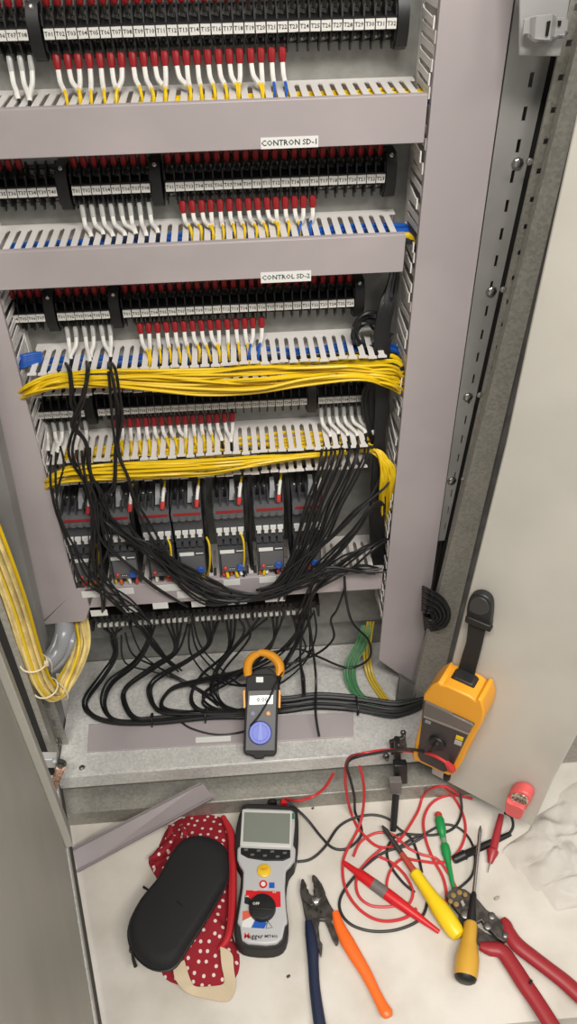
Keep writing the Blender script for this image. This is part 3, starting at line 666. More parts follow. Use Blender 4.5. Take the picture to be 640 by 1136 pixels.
cables(5, [(196, 692), (194, 722, -0.05, 3), (169, 740, -0.05, 4), (139, 762, -0.05, 3), (138, 780, -0.05, 3), (150, 797, -0.05, 3)]+tl(-2)[0:], G, 'black cable of the third swept bundle', seed=3, x0s=[184, 190, 196, 202, 208])
cables(6, [(234, 690), (231, 715, -0.05, 2.5), (208, 733, -0.05, 3), (172, 754, -0.05, 3.5), (166, 771, -0.05, 3), (180, 789, -0.05, 3)]+tl(-4)[1:], G, 'black cable of the fourth swept bundle', seed=4, x0s=[224, 228, 232, 236, 240, 243])
cables(3, [(254, 687), (252, 720, -0.05, 3), (224, 746, -0.05, 4), (211, 770, -0.05, 3), (218, 786, -0.05, 3), (250, 790)]+tl(-5)[2:], G, 'black cable looping down left of the clamp meter', seed=5, x0s=[251, 256, 261])
cables(4, [(275, 686), (272, 706, -0.055, 5), (242, 742, -0.06, 6), (236, 768, -0.05, 6), (247, 783, -0.05, 5), (262, 789, -0.05, 3)]+tl(-5)[2:], G, 'black cable falling behind the jaws of the clamp meter', seed=6, x0s=[266, 272, 288, 296])
cables(3, [(308, 684), (298, 716, -0.06, 4), (262, 748, -0.07, 5), (222, 772, -0.06, 6), (232, 786, -0.05, 4), (262, 790)]+tl(-4)[2:], G, 'black cable slanting left across the clamp meter jaws', seed=7, x0s=[302, 308, 314])
cables(3, [(330, 682), (328, 704, -0.06, 3), (304, 728, -0.06, 5), (268, 745, -0.06, 6), (226, 754, -0.055, 6), (190, 764, -0.05, 5), (182, 786, -0.05, 3)]+tl(-3)[1:], G, 'black cable slanting far left behind the clamp meter', seed=8, x0s=[324, 330, 336])
cables(4, [(338, 680), (330, 712, -0.06, 3), (312, 744, -0.06, 4), (306, 766, -0.05, 4), (316, 779, -0.05, 3)]+tl(-2)[4:], G, 'black cable dropping to the right of the clamp meter', seed=9, x0s=[326, 333, 340, 346])
for i, (y, dy, h) in enumerate([(793, 0, 0.006), (790, 2, 0.012), (787, 3, 0.008), (784, 2, 0.014), (781, 2, 0.008), (778, 3, 0.014), (775, 3, 0.01)]):
    wire('black_cable', 'thick black cable along the right of the cabinet floor, %s from the front' % ORD[i], 'cable', 'black cables of the bundle on the cabinet floor', [C(280, y, -0.05, h), C(320, y-4+dy, -0.05, h), C(352, y-8+dy, -0.05, h+0.004), C(395, y-5+dy, -0.05, h), C(434, 787+(y-784)*0.9, -0.05, h), C(452, 784+(y-784)*0.7, -0.05, h), C(470, 778+(y-784)*0.5, -0.03, h)], 0.0036, blk2)
def tie(px, py, dy, label):
    a = F(px, py, TRAY+0.012); ring = []
    w_ = dy*0.0009
    mb = MB(); mb.tube([a+Vector((0.001*math.sin(t*3), math.cos(t)*w_*1.5, math.sin(t)*0.013)) for t in [k*2*math.pi/12 for k in range(13)]], 0.0014, 6, 2)
    o = mb.build('cable_tie', blk); tag(o, label, 'cable tie', 'cable ties on the floor bundle')
tie(169, 799, 8, 'black cable tie round the floor bundle under the third swept bundle'); tie(228, 794, 9, 'black cable tie round the floor bundle left of the clamp meter'); tie(396, 783, 13, 'black cable tie round the floor bundle near the right corner post')
# hanging cables in front of the wiring
H1 = 'black cables hanging in front of the fourth row'
def hang(label, pts, group, r=0.0017, n=1, s=2.5, seed=0, Y=-0.1):
    rnd = random.Random(2000+seed)
    for i in range(n):
        o = 0 if n == 1 else -s+2*s*i/(n-1)
        wire('black_cable', label+(', %s from left' % ORD[i] if n > 1 else ''), 'cable', group, [C(p[0]+o*(0.6+0.4*math.cos(k*1.3+seed))+rnd.uniform(-s, s)*0.35*(0 < k < len(pts)-1), p[1]+o*0.7*math.sin(k+seed)+rnd.uniform(-s, s)*0.3, (p[2] if len(p) > 2 else Y)+rnd.uniform(-0.006, 0.006), 0.004) for k, p in enumerate(pts)], r*rnd.uniform(0.92, 1.08), blk2)
hang('black cable hanging from the first white wire pair', [(75, 405, -0.06), (77, 412, -0.105), (79, 430, -0.112), (80, 446), (86, 463), (78, 500), (88, 525), (104, 548), (107, 590), (106, 625), (115, 660), (114, 684, -0.07)], H1, 0.0021, 2, seed=1)
hang('black cable hanging from the second white wire pair', [(97, 403, -0.06), (97, 412, -0.106), (95, 430, -0.112), (88, 452), (81, 472), (96, 492), (100, 525), (112, 548), (118, 580), (122, 600), (112, 625), (100, 640)], H1, 0.0021, 2, seed=2)
hang('black cable crossing right from the third white wire pair', [(121, 402, -0.06), (122, 412, -0.106), (124, 430, -0.112), (126, 448), (130, 500), (142, 530), (150, 555), (162, 580), (180, 610), (196, 632), (226, 650), (250, 664, -0.1)], H1, 0.0021, 2, seed=3)
hang('black cable hanging over the left terminal strip of the fourth row', [(123, 404, -0.07), (126, 412, -0.106), (129, 430, -0.112), (134, 462), (128, 500), (126, 540), (112, 552), (110, 580), (118, 605), (146, 630), (172, 652), (206, 672, -0.09)], H1, 0.0019, 2, seed=4)
hang('black cable running down over the first contactor', [(62, 502, -0.06), (62, 520, -0.1), (60, 545), (66, 575), (80, 605), (96, 635), (112, 652), (140, 668), (166, 690, -0.07)], H1, 0.0017, 3, 7, seed=5)
hang('black cable running down past the second contactor', [(93, 500, -0.06), (93, 516, -0.1), (98, 545), (104, 575), (104, 610), (108, 640), (128, 662), (150, 690, -0.075), (172, 716, -0.06), (196, 742, -0.05)], H1, 0.0017, 4, 7, seed=6)
hang('black cable slanting over the third and fourth contactors', [(110, 556), (122, 575), (148, 600), (176, 618), (212, 640), (246, 655), (290, 660), (330, 648), (372, 634), (420, 634)], H1, 0.0018, 5, 8, seed=7)
hang('black cable slanting over the relays to the lower strip', [(108, 570), (132, 590), (166, 612), (200, 634), (236, 655), (262, 668, -0.08)], H1, 0.0017, 4, 9, seed=8)
for x, s in ((147, 'second and third'), (228, 'fourth and fifth'), (275, 'fifth and sixth'), (320, 'sixth and seventh')):
    hang('black cable running straight down between the %s contactors' % s, [(x-3, 528+(298-x)*0.06, -0.05), (x-1, 560+(298-x)*0.06, -0.074), (x+2, 600+(298-x)*0.06, -0.074), (x+5, 632+(298-x)*0.06, -0.06)], 'black cables between the contactors', 0.0026, 3, 2, seed=int(x))
for i, (x, nm) in enumerate([(358, 'first'), (368, 'second'), (377, 'third'), (387, 'fourth'), (396, 'fifth'), (405, 'sixth')]):
    hang('black cable slanting down from the %s white wire at right' % nm, [(x, 494-(x-358)*0.1, -0.062), (x+1, 504, -0.09), (x-6-i, 530), (x-17-i*2, 560), (x-26-i*3, 592), (x-36-i*5, 622), (x-52-i*5, 646), (x-72-i*8, 654+i)], 'black cables slanting from the white wires at the right', 0.0019, 2, 2.5, seed=30+i)
R1 = 'black cables sweeping from the right upright duct'
hang('black cable sweeping along the bottom duct', [(425, 560, -0.06), (413, 560), (394, 588), (368, 617), (341, 640), (312, 656), (263, 667), (228, 656), (196, 632), (180, 612)], R1, 0.0019, 5, 6, seed=41)
hang('black cable running level from the right upright duct', [(430, 637, -0.06), (400, 630), (378, 632), (345, 640), (318, 652), (280, 664), (240, 667), (208, 650), (184, 628), (160, 604), (146, 585, -0.08)], R1, 0.0019, 5, 6, seed=42)
hang('black cable arching low between relays and right upright duct', [(428, 600, -0.06), (404, 608), (376, 628), (350, 652), (340, 668, -0.08), (336, 684, -0.06)], R1, 0.0018, 6, 10, seed=43)
hang('black cable rising from the relays to the right upright duct', [(302, 676, -0.06), (312, 650), (332, 628), (362, 600), (392, 570), (420, 545, -0.08), (430, 520, -0.06)], R1, 0.0017, 4, 8, seed=44)
# vertical black bundle beside the right upright duct
for i in range(16):
    rnd = random.Random(300+i); o = -7+14*i/15
    wire('black_cable', 'black cable upright beside the right upright duct, %s from left' % ORD[i], 'cable', 'black cables upright beside the right upright duct', [P(438+o*0.5, 300+rnd.uniform(-4, 20), -0.03), P(430+o, 335, -0.05), P(424+o, 365, -0.056), P(424+o, 392, -0.06), P(424+o*0.8, 440, -0.058), P(421+o*0.7, 490, -0.062), P(420+o, 540, -0.066), P(418+o, 585, -0.06), P(422+o, 640, -0.05)], 0.0024, blk2)
for i in range(12):
    rnd = random.Random(330+i); o = -9+18*i/11
    wire('black_cable', 'black cable bunched at the fourth row right end, %s from left' % ORD[i], 'cable', 'black cables at the right end of the fourth row', [P(432+o*0.3, 400+rnd.uniform(-6, 6), -0.045), P(424+o*0.6, 418, -0.05), P(413+o, 432, -0.045), P(412+o, 455, -0.045), P(416+o*0.7, 480, -0.05), P(422+o*0.5, 510, -0.055)], 0.0022, blk2)
# coil of spare black cable at the right end of the third row
for i in range(7):
    rnd = random.Random(360+i); cx, cy = 408+rnd.uniform(-4, 6), 370+rnd.uniform(-3, 4); rx, ry = 22-1.3*i, 23-1.6*i
    wire('black_cable', 'loop of spare black cable at the third row right end, %s outermost' % ORD[i], 'cable', 'spare black loops at the right of the third row', [P(434, 330+i*3, -0.05)]+[P(cx+rx*math.cos(t), cy-ry*math.sin(t), -0.04-0.012*rnd.random()) for t in [0.6+k*0.62 for k in range(10)]]+[P(430, 384+i, -0.055)], 0.0021, blk2)
# loose single cables at the lower right
S1 = 'loose black cables at the right of the cabinet floor'
wire('black_cable', 'loose black cable with a thick sleeved end right of the clamp meter', 'cable', S1, [C(336, 684, -0.05), C(333, 729, -0.06), C(336, 752, -0.06, 0.012), C(337, 771, -0.06, 0.03)], [0.0021, 0.0021, 0.004, 0.0036], blk2)
wire('black_cable', 'loose black cable ending over the grey strip on the cabinet floor', 'cable', S1, [C(341, 676, -0.06), C(350, 746, -0.07), C(350, 790, -0.09, 0.03), C(354, 817, -0.12, 0.02)], 0.0022, blk2)
wire('black_cable', 'loose black cable drooping left from the right upright duct', 'cable', S1, [C(383, 652, -0.09), C(374, 676, -0.08), C(367, 688, -0.07), C(370, 708, -0.06), C(352, 725, -0.05), C(322, 736, -0.05), C(290, 742, -0.05), C(250, 752, -0.05)], 0.0021, blk2)
wire('black_cable', 'loose black cable looping round in front of the green earth wires', 'cable', S1, [C(382, 640, -0.1), C(384, 665, -0.09), C(391, 691, -0.07), C(409, 711, -0.06), C(409, 731, -0.055), C(386, 741, -0.05), C(354, 729, -0.05), C(330, 720, -0.05), C(300, 724, -0.05)], 0.0021, blk2)
hang('loose black cable crossing the back of the cabinet floor', [(212, 690, -0.05), (216, 720, -0.04), (236, 744, -0.03), (262, 760, -0.03), (300, 756, -0.03), (336, 730, -0.045), (342, 704, -0.05), (340, 680, -0.05)], S1, 0.0018, 3, 8, seed=60)
hang('loose black cable trailing left across the cabinet floor', [(139, 700, -0.06), (150, 728, -0.05), (180, 745, -0.04), (212, 760, -0.04), (240, 778, -0.04)], S1, 0.0016, 3, 9, seed=61)
# earth wires
for i in range(5):
    o = i*3.0
    wire('earth_wire', 'green earth wire at the right of the cabinet floor, %s from left' % ORD[i], 'wire', 'green earth wires', [C(402+o*0.8, 694, -0.02-0.006*(i % 2)), C(396+o, 712, -0.03-0.006*(i % 2)), C(384+o, 735, -0.03, 0.03+0.005*(i % 2)), C(383+o*0.9, 752, -0.03, 0.015+0.004*(i % 2)), C(392+o*0.8, 770, -0.03, 0.008+0.004*(i % 2)), C(412+o*0.7, 782, -0.03, 0.01)], 0.0022, grn)
for i in range(3):
    o = i*3.2
    wire('earth_wire', 'yellow earth wire beside the green earth wires, %s from left' % ORD[i], 'wire', 'yellow earth wires', [C(408+o, 690, -0.02), C(404+o, 718, -0.03), C(405+o, 738, -0.03, 0.02), C(410+o, 755, -0.03, 0.008), C(424+o, 776, -0.03, 0.01)], 0.0022, mat('earth_yellow', (206, 178, 60), 0.45))
# coil of black cable beside the right upright
bc = []
for i in range(9):
    wire('black_cable', 'black cable coiled behind the right upright duct, %s turn from outside' % ORD[i], 'cable', 'black cables of the coil at the right upright', [P(458, 650+i*3, -0.03), P(467, 650+i*3.2, -0.07), P(477-i*0.6, 655+i*3, -0.128-0.004*(i % 2)), P(491-i*1.4, 664+i*2, -0.132-0.004*(i % 2)), P(499-i*2, 680+i*0.8, -0.132-0.004*(i % 2)), P(494-i*2, 694-i*0.8, -0.13-0.003*(i % 2)), P(481-i*1.2, 699-i*1.8, -0.124), P(469, 697-i*2, -0.07), P(460, 692-i*2, -0.03)], 0.0023, blk2)
# grey strip on the cabinet floor
q = [F(99, 803, TRAY+0.004), F(392, 790, TRAY+0.004), F(392, 817, TRAY+0.004), F(97, 834, TRAY+0.004)]
gs = thing('duct_cover', 'flat grey duct cover with a white label lying on the cabinet floor', 'cover', (q[0]+q[2])/2-Vector((0, 0, 0.004)))
mb = MB(); mb.prism(q, (0, 0, -0.003)); gsc = part(mb, 'panel', pvc, gs, 0.0008)
mb = MB(); mb.prism([F(217, 818, TRAY+0.0044), F(256, 816, TRAY+0.0044), F(256, 822, TRAY+0.0044), F(217, 824, TRAY+0.0044)], (0, 0, -0.0006)); part(mb, 'label_strip', mat('label_white', (0, 0, 0)), gs)
# ------------------------------------------------------------------ the big yellow bundle at the left
yb = thing('wire_bundle', 'thick bundle of pale yellow wires looping up at the lower left', 'bundle', P(55, 772, -0.17))
main = [P(-250, -60, -0.175), P(-160, 190, -0.175), P(-75, 420, -0.175), P(-28, 550, -0.175), P(0, 622, -0.18), P(18, 672, -0.18), P(34, 725, -0.18), P(47, 758, -0.175), P(62, 769, -0.16), P(78, 748, -0.13), P(90, 718, -0.1), P(90, 690, -0.06), P(80, 664, -0.03)]
pts, tt = smooth(main, 8); N = len(pts)
for k in range(22):
    a = k*2.399; rr = 0.0135*math.sqrt((k+0.5)/22); ph = random.Random(k).uniform(-0.5, 0.5); path = []
    for i in range(0, N, 3):
        T = (pts[min(i+1, N-1)]-pts[max(i-1, 0)]).normalized(); u = T.cross(Vector((0, 1, 0))).normalized(); v = T.cross(u); t = tt[i]
        path.append(pts[i]+(u*math.cos(a+ph*t*3)*1.15+v*math.sin(a+ph*t*3))*rr*(1-0.2*t))
    mb = MB(); mb.tube(path, 0.0026, 6, 3); part(mb, 'strand', yelp if k % 7 else yel, yb)
for i, nm in ((50, 'wrap_band'), (58, 'wrap_band'), (66, 'wrap_band')):
    T = (pts[i+1]-pts[i-1]).normalized(); u = T.cross(Vector((0, 1, 0))).normalized(); v = T.cross(u)
    mb = MB(); mb.tube([pts[i]+(u*math.cos(t)*1.12+v*math.sin(t))*0.0172 for t in [k*2*math.pi/14 for k in range(15)]], 0.0013, 6, 2)
    if i == 50: mb.box(pts[i].x+0.017, pts[i].x+0.023, pts[i].y-0.008, pts[i].y-0.002, pts[i].z-0.001, pts[i].z+0.005)
    part(mb, nm, mat('clear_nylon', (216, 206, 176), 0.4), yb)
# grey sleeved bundle inside its loop
sb_ = thing('sleeved_bundle', 'clear wrapped grey wire bundle inside the yellow loop at lower left', 'bundle', P(62, 738, -0.1))
slv = mat('clear_wrap', (150, 152, 156), 0.25)
mb = MB(); mb.tube([P(70, 684, -0.06), P(71, 702, -0.09), P(63, 722, -0.11), P(50, 736, -0.13), P(36, 738, -0.14)], [0.016, 0.0155, 0.015, 0.0145, 0.014], 14, 6); part(mb, 'wrap', slv, sb_)
mb = MB(); mb.tube([P(78, 690, -0.06), P(80, 710, -0.1), P(70, 732, -0.115), P(54, 745, -0.135)], 0.006, 8, 5); part(mb, 'strand', slv, sb_)
for q in ([P(57, 731, -0.142), P(59, 722, -0.146), P(62, 716, -0.14)],):
    mb = MB(); mb.tube([P(49, 728, -0.14), P(54, 731, -0.15), P(57, 737, -0.15), P(57, 745, -0.145)], 0.002, 6, 4); mb.tube([P(55, 723, -0.14), P(60, 715, -0.14), P(63, 704, -0.11)], 0.0013, 6, 4); part(mb, 'wrap_tie', wht, sb_)
# earth strap across the left hinge
es = thing('earth_strap', 'coppery flat braided earth strap beside the left hinge', 'strap', F(56, 878, 0.09))
mb = MB(); path = [P(68, 845, -0.212), P(66, 856, -0.225), P(60, 870, -0.235), P(55, 884, -0.23)]
pp, _t = smooth(path, 5); rg = [[p+Vector((-0.007, 0, 0)), p+Vector((0.007, 0, -0.002)), p+Vector((0.007, 0.003, -0.002)), p+Vector((-0.007, 0.003, 0))] for p in pp]
mb.rings(rg); part(mb, 'braid', mat('copper_braid', (158, 124, 104), 0.5, 0.5, var=0.3, scale=400), es)
mb = MB(); mb.lathe(path[0]+Vector((0, -0.003, 0)), (0, -1, 0.3), [(0, 0.009), (0.002, 0.009), (0.003, 0.005), (0.007, 0.005)], 10); mb.lathe(path[-1]+Vector((0, -0.002, 0)), (0, -1, 0.5), [(0, 0.008), (0.002, 0.008), (0.003, 0.004), (0.006, 0.004)], 10); part(mb, 'bolt', steeld, es)

# ------------------------------------------------------------------ helpers for things lying on the slab
def FP(pts, z): return [F(x, y, z) for x, y in pts]
def slab(mb, pts, z0, z1):
    mb.prism(FP(pts, z1), (0, 0, z0-z1))
def ring_pts(c, u, v, r, n=20, k=1.0): return [c+u*(math.cos(t)*r)+v*(math.sin(t)*r*k) for t in [i*2*math.pi/n for i in range(n)]]
def rpoly(pts, sub_=4):
    """closed smooth outline through points"""
    p = [Vector((x, y, 0)) for x, y in pts]; n = len(p); out = []
    for i in range(n):
        a, b, c, d = p[i-1], p[i], p[(i+1) % n], p[(i+2) % n]
        for k in range(sub_):
            t = k/sub_; q = 0.5*((2*b)+(c-a)*t+(2*a-5*b+4*c-d)*t*t+(3*b-a-3*c+d)*t**3); out.append((q.x, q.y))
    return out
# ------------------------------------------------------------------ insulation tester
itz = 0.048
it = thing('insulation_tester', 'grey and black handheld insulation tester lying on the concrete slab', 'meter', F(294, 975, 0))
grey_t = mat('tester_grey', (186, 186, 186), 0.4)
boot = [(268, 895), (276, 890.5), (322, 893), (330, 898), (331, 925), (329, 945), (326, 958), (320, 966), (317, 985), (318, 1008), (320, 1024), (317, 1042), (309, 1050), (295, 1052.5), (275, 1051), (264, 1046), (259.5, 1034), (262, 1010), (266, 985), (267, 966), (262, 955), (260, 938), (262, 915)]
mb = MB(); slab(mb, rpoly(boot, 2), 0.003, itz-0.006); part(mb, 'boot', rub, it, 0.005, 3)
body = [(272, 896), (323, 898), (327, 901), (327, 915), (325, 937), (328, 941), (327, 953), (322, 960), (317, 965), (316, 985), (317, 1005), (319, 1023), (316, 1026), (313, 1040), (307, 1046), (295, 1047.5), (275, 1046), (268, 1042), (266, 1026), (263, 1023), (266, 1005), (269, 985), (270, 966), (266, 960), (263, 953), (263, 941), (267, 937), (268, 915), (269, 900)]
mb = MB(); slab(mb, body, 0.004, itz); bd_ = part(mb, 'body', grey_t, it, 0.003, 3)
mb = MB(); slab(mb, [(268.5, 897), (325, 899), (323, 940), (266, 938)], itz-0.004, itz+0.002); part(mb, 'screen_bezel', mat('tester_bezel', (206, 205, 200), 0.4), it, 0.002)
mb = MB(); slab(mb, [(271, 901), (322, 902.5), (321, 936), (269.5, 933.5)], itz-0.001, itz+0.0024); mb.cur = 1
slab(mb, [(324, 902), (326.5, 902), (326.5, 908), (324, 908)], itz, itz+0.0025)
part(mb, 'screen', [lcd, mat('green_mark', (40, 120, 80), 0.4)], it)
mb = MB(); slab(mb, rpoly([(267, 940), (294, 941.5), (322, 942.5), (322, 951), (314, 954.5), (294, 954.5), (275, 951.5), (267, 947)], 1), itz-0.002, itz+0.002); kp = part(mb, 'button_panel', blk, it, 0.001)
mb = MB()
for x, y in ((273, 943.5), (280, 949), (287, 944.5), (294, 950), (302, 945.5), (308, 951), (316, 947)): mb.box(*(sum(([F(x, y, itz).x-0.003, F(x, y, itz).x+0.003], [F(x, y, itz).y-0.0016, F(x, y, itz).y+0.0016], [itz+0.001, itz+0.0028]), [])))
sub(mb, 'buttons', mat('key_grey', (98, 100, 100), 0.5), kp)
mb = MB(); c = F(293, 966.5, itz); mb.lathe(c, (0, 0, 1), [(-0.001, 0.0105), (0.003, 0.0105), (0.0042, 0.0085)], 20); mb.cur = 1
letter(mb, 'TEST', c+Vector((0, 0.001, 0.0045)), XA, Vector((0, 1, 0)), 0.0052)
part(mb, 'test_button', [mat('test_yellow', (232, 190, 40), 0.35), mat('test_orange', (170, 100, 10), 0.5)], it)
ITX = (F(310, 985, itz)-F(280, 984, itz)).normalized(); ITY = Vector((-ITX.y, ITX.x, 0))
mb = MB(); c = F(292, 981, itz); mb.lathe(c, (0, 0, 1), [(-0.001, 0.0062), (0.0008, 0.0062)], 16); mb.cur = 1; mb.lathe(c, (0, 0, 1), [(0, 0.0036), (0.0012, 0.0036)], 12); mb.cur = 2
slab(mb, [(298.5, 979), (304.5, 979), (304.5, 985), (298.5, 985)], itz-0.001, itz+0.0008); part(mb, 'printed_symbols', [redp, wht, blu], it)
mb = MB(); slab(mb, [(273, 987.5), (311, 989), (311.5, 1006), (303, 1006.5), (295, 1000), (281, 999), (272, 995)], itz-0.001, itz+0.0006); mb.cur = 1
slab(mb, [(271.5, 993), (279, 998), (277, 1004), (271, 1002)], itz-0.001, itz+0.0007); mb.cur = 2
slab(mb, [(269, 1011), (275, 1010), (280, 1016), (269, 1021)], itz-0.001, itz+0.0006); mb.cur = 3
slab(mb, [(280, 1016), (283, 1018), (278, 1029), (268, 1028), (269, 1022)], itz-0.001, itz+0.0006); mb.cur = 4
slab(mb, [(283, 1021), (293, 1022), (293, 1030), (279, 1029)], itz-0.001, itz+0.0007); mb.cur = 0 ; mb.cur = 4; slab(mb, [(293, 1022), (296, 1024), (293, 1030)], itz-0.001, itz+0.0007); mb.cur = 1
mb.tube([F(297, 1022, itz+0.0005), F(302, 1029, itz+0.0005), F(295, 1030, itz+0.0005), F(297, 1022, itz+0.0005)], 0.0005, 5, 1)
for i, t in enumerate((1.0, 1.5, 2.0, 2.5)):
    q = F(291, 1009, itz)+ITX*(0.031*math.cos(t))+ITY*(0.031*math.sin(t)); mb.cur = 3; letter(mb, 'mA', q+Vector((0, 0, 0.0008)), ITX, ITY, 0.004)
part(mb, 'dial_scale', [redp, ink, mat('scale_orange', (214, 96, 74), 0.5), wht, blu], it)
mb = MB(); c = F(291, 1008, itz); mb.lathe(c, (0, 0, 1), [(-0.002, 0.0205), (0.004, 0.0205), (0.0085, 0.019), (0.009, 0.017)], 28); mb.cur = 1
letter(mb, 'OFF', c-ITX*0.0095+ITY*0.003+Vector((0, 0, 0.0092)), ITX, ITY, 0.006)
mb.cur = 0; mb.prism([c+ITX*0.018+ITY*(-0.002)+Vector((0, 0, 0.0105)), c-ITX*0.018+ITY*(-0.002)+Vector((0, 0, 0.0105)), c-ITX*0.018+ITY*(-0.0045)+Vector((0, 0, 0.0105)), c+ITX*0.018+ITY*(-0.0055)+Vector((0, 0, 0.0105))], (0, 0, -0.003))
part(mb, 'dial', [blk, wht], it, 0.0006)
mb = MB(); a = F(271, 1038.5, itz+0.0004); b = F(309, 1039, itz+0.0004); dx = (b-a).normalized(); dy = Vector((-dx.y, dx.x, 0)); L_ = (b-a).length
letter(mb, 'M', a+dx*L_*0.07, dx, dy, 0.011); mb.cur = 1; letter(mb, 'egger', a+dx*L_*0.33, dx, dy, 0.010); letter(mb, 'MIT400', a+dx*L_*0.78, dx, dy, 0.0062)
part(mb, 'lettering', [redp, ink], it)
mb = MB(); mb.lathe(F(302, 890, 0.03), (0.05, 1, 0.1), [(-0.004, 0.008), (0.012, 0.008), (0.014, 0.005), (0.022, 0.004)], 12); part(mb, 'lead_plug', blk, it)
mb = MB(); mb.lathe(F(315, 889, 0.03), (0.1, 1, 0.1), [(-0.006, 0.006), (0.012, 0.006), (0.02, 0.004)], 12); part(mb, 'lead_plug', redp, it)
# ------------------------------------------------------------------ polka dot pouch and black pencil case
def dome(outline, zb, hgt, rings_=9, ex=2.4, noise=0.0, seed=0, wav=18.0, scale=1.0, base=0.0):
    """soft closed body over a floor outline (world points)"""
    rnd = random.Random(seed); n = len(outline); c = Vector((sum(p.x for p in outline)/n, sum(p.y for p in outline)/n, 0)); R = []
    ph = [rnd.uniform(0, 6) for _ in range(6)]
    def nz(x, y): return noise*(math.sin(x*wav*5+ph[0]+2*math.sin(y*wav*2.2+ph[1]))+0.7*math.sin(y*wav*6.3+ph[2]+1.5*math.sin(x*wav*3+ph[3]))+0.5*math.sin((x+y)*wav*11+ph[4]))
    R.append([Vector((p.x, p.y, zb)) for p in [c+(Vector((q.x, q.y, 0))-c)*0.93 for q in outline]])
    for k in range(rings_+1):
        s = 1-k/rings_; h = hgt*(1-s**ex)
        if k == rings_: s = 0.02
        R.append([Vector((c.x+(p.x-c.x)*s, c.y+(p.y-c.y)*s, zb+base+max(0.001, h+nz(c.x+(p.x-c.x)*s, c.y+(p.y-c.y)*s)*(0.25+1.5*(1-s)*s*2)))) for p in outline])
    mb = MB(); mb.rings(R); return mb
dots = bpy.data.materials.new('red_polka_dot_cloth'); dots.use_nodes = True; MATS['dots'] = dots
nt = dots.node_tree; bs = nt.nodes['Principled BSDF']; bs.inputs['Roughness'].default_value = 0.85
tc = nt.nodes.new('ShaderNodeTexCoord'); mp = nt.nodes.new('ShaderNodeMapping'); mp.inputs['Scale'].default_value = (74, 74, 0.01); mp.inputs['Rotation'].default_value = (0, 0, 0.3)
vo = nt.nodes.new('ShaderNodeTexVoronoi'); vo.inputs['Scale'].default_value = 1; vo.inputs['Randomness'].default_value = 0.45; vo.voronoi_dimensions = '2D'
rp = nt.nodes.new('ShaderNodeValToRGB'); rp.color_ramp.interpolation = 'LINEAR'; rp.color_ramp.elements[0].position = 0.17; rp.color_ramp.elements[1].position = 0.2
rp.color_ramp.elements[0].color = lin((226, 206, 200)); rp.color_ramp.elements[1].color = lin((146, 22, 36))
nt.links.new(tc.outputs['Object'], mp.inputs[0]); nt.links.new(mp.outputs[0], vo.inputs['Vector']); nt.links.new(vo.outputs['Distance'], rp.inputs[0]); nt.links.new(rp.outputs[0], bs.inputs['Base Color'])
def px_out(pts, ox, oy, s, z, sub_=4): return [F(ox+x/s, oy+y/s, z) for x, y in rpoly(pts, sub_)]
pouch = thing('cloth_pouch', 'red cloth pouch with white polka dots and a cream handle on the slab', 'pouch', F(215, 1000, 0))
o1 = [(400, 82), (490, 100), (535, 130), (552, 240), (560, 400), (552, 560), (545, 660), (575, 740), (570, 840), (510, 900), (420, 912), (330, 905), (230, 870), (205, 800), (230, 650), (230, 500), (200, 420), (160, 350), (145, 300), (190, 240), (235, 150), (310, 100)]
mb = dome(px_out(o1, 130, 880, 4.267, 0.012), 0.0005, 0.024, 12, 3.2, 0.0016, 4, 14); part(mb, 'cloth_body', dots, pouch)
mb = MB(); ed = [(500, 110), (540, 200), (545, 330), (545, 480), (540, 600), (520, 690), (480, 740)]
mb.tube([F(130+x/4.267, 880+y/4.267, 0.02+0.004*(0 < i < 6)) for i, (x, y) in enumerate(ed)], [0.004, 0.0065, 0.007, 0.007, 0.0065, 0.0055, 0.003], 8, 5, 1.0); part(mb, 'piping', mat('red_trim', (188, 32, 40), 0.7), pouch)
mb = MB()
for fold, z, r in (([(235, 215), (255, 175), (245, 150)], 0.022, 0.005), ([(150, 310), (200, 290), (245, 250), (270, 200)], 0.018, 0.008), ([(300, 150), (320, 190), (330, 220)], 0.024, 0.0065), ([(165, 350), (200, 330), (240, 300)], 0.013, 0.007)):
    mb.tube([F(130+x/4.267, 880+y/4.267, z) for x, y in fold], [0.002]+[r]*(len(fold)-2)+[0.002], 8, 5)
part(mb, 'fold', dots, pouch)
def ribbon(pts, w, th=0.0012):
    """flat strap: pts = (centre, half width direction)"""
    R = [[c+d-Vector((0, 0, th)), c+d+Vector((0, 0, th)), c-d+Vector((0, 0, th)), c-d-Vector((0, 0, th))] for c, d in pts]
    mb = MB(); mb.rings(R); return mb
def strap_px(l, r, ox, oy, s, zs):
    pl = [F(ox+x/s, oy+y/s, z) for (x, y), z in zip(l, zs)]; pr = [F(ox+x/s, oy+y/s, z) for (x, y), z in zip(r, zs)]
    pl, _ = smooth(pl, 5); pr, _ = smooth(pr, 5); return ribbon([((a+b)/2, (a-b)/2) for a, b in zip(pl, pr)], 0)
mb = strap_px([(265, 820), (275, 880), (330, 945), (430, 975), (525, 985), (560, 920), (552, 830), (545, 765), (510, 735)], [(318, 790), (345, 880), (370, 915), (440, 915), (500, 905), (505, 870), (495, 820), (490, 770), (488, 728)], 130, 880, 4.267, [0.03, 0.026, 0.012, 0.006, 0.006, 0.012, 0.02, 0.024, 0.026])
part(mb, 'handle', mat('cream_webbing', (208, 190, 160), 0.85, bump=0.4, bscale=900), pouch)
case = thing('pencil_case', 'black zipped pencil case lying on the polka dot pouch', 'case', F(198, 1000, 0.03))
o2 = [(335, 218), (400, 207), (470, 230), (512, 270), (524, 340), (518, 420), (470, 510), (405, 620), (335, 725), (275, 815), (215, 838), (145, 820), (85, 765), (55, 690), (62, 610), (110, 515), (190, 415), (240, 325), (285, 255)]
cz = 0.034
case_m = mat('black_nylon', (22, 22, 24), 0.75, bump=0.2, bscale=900)
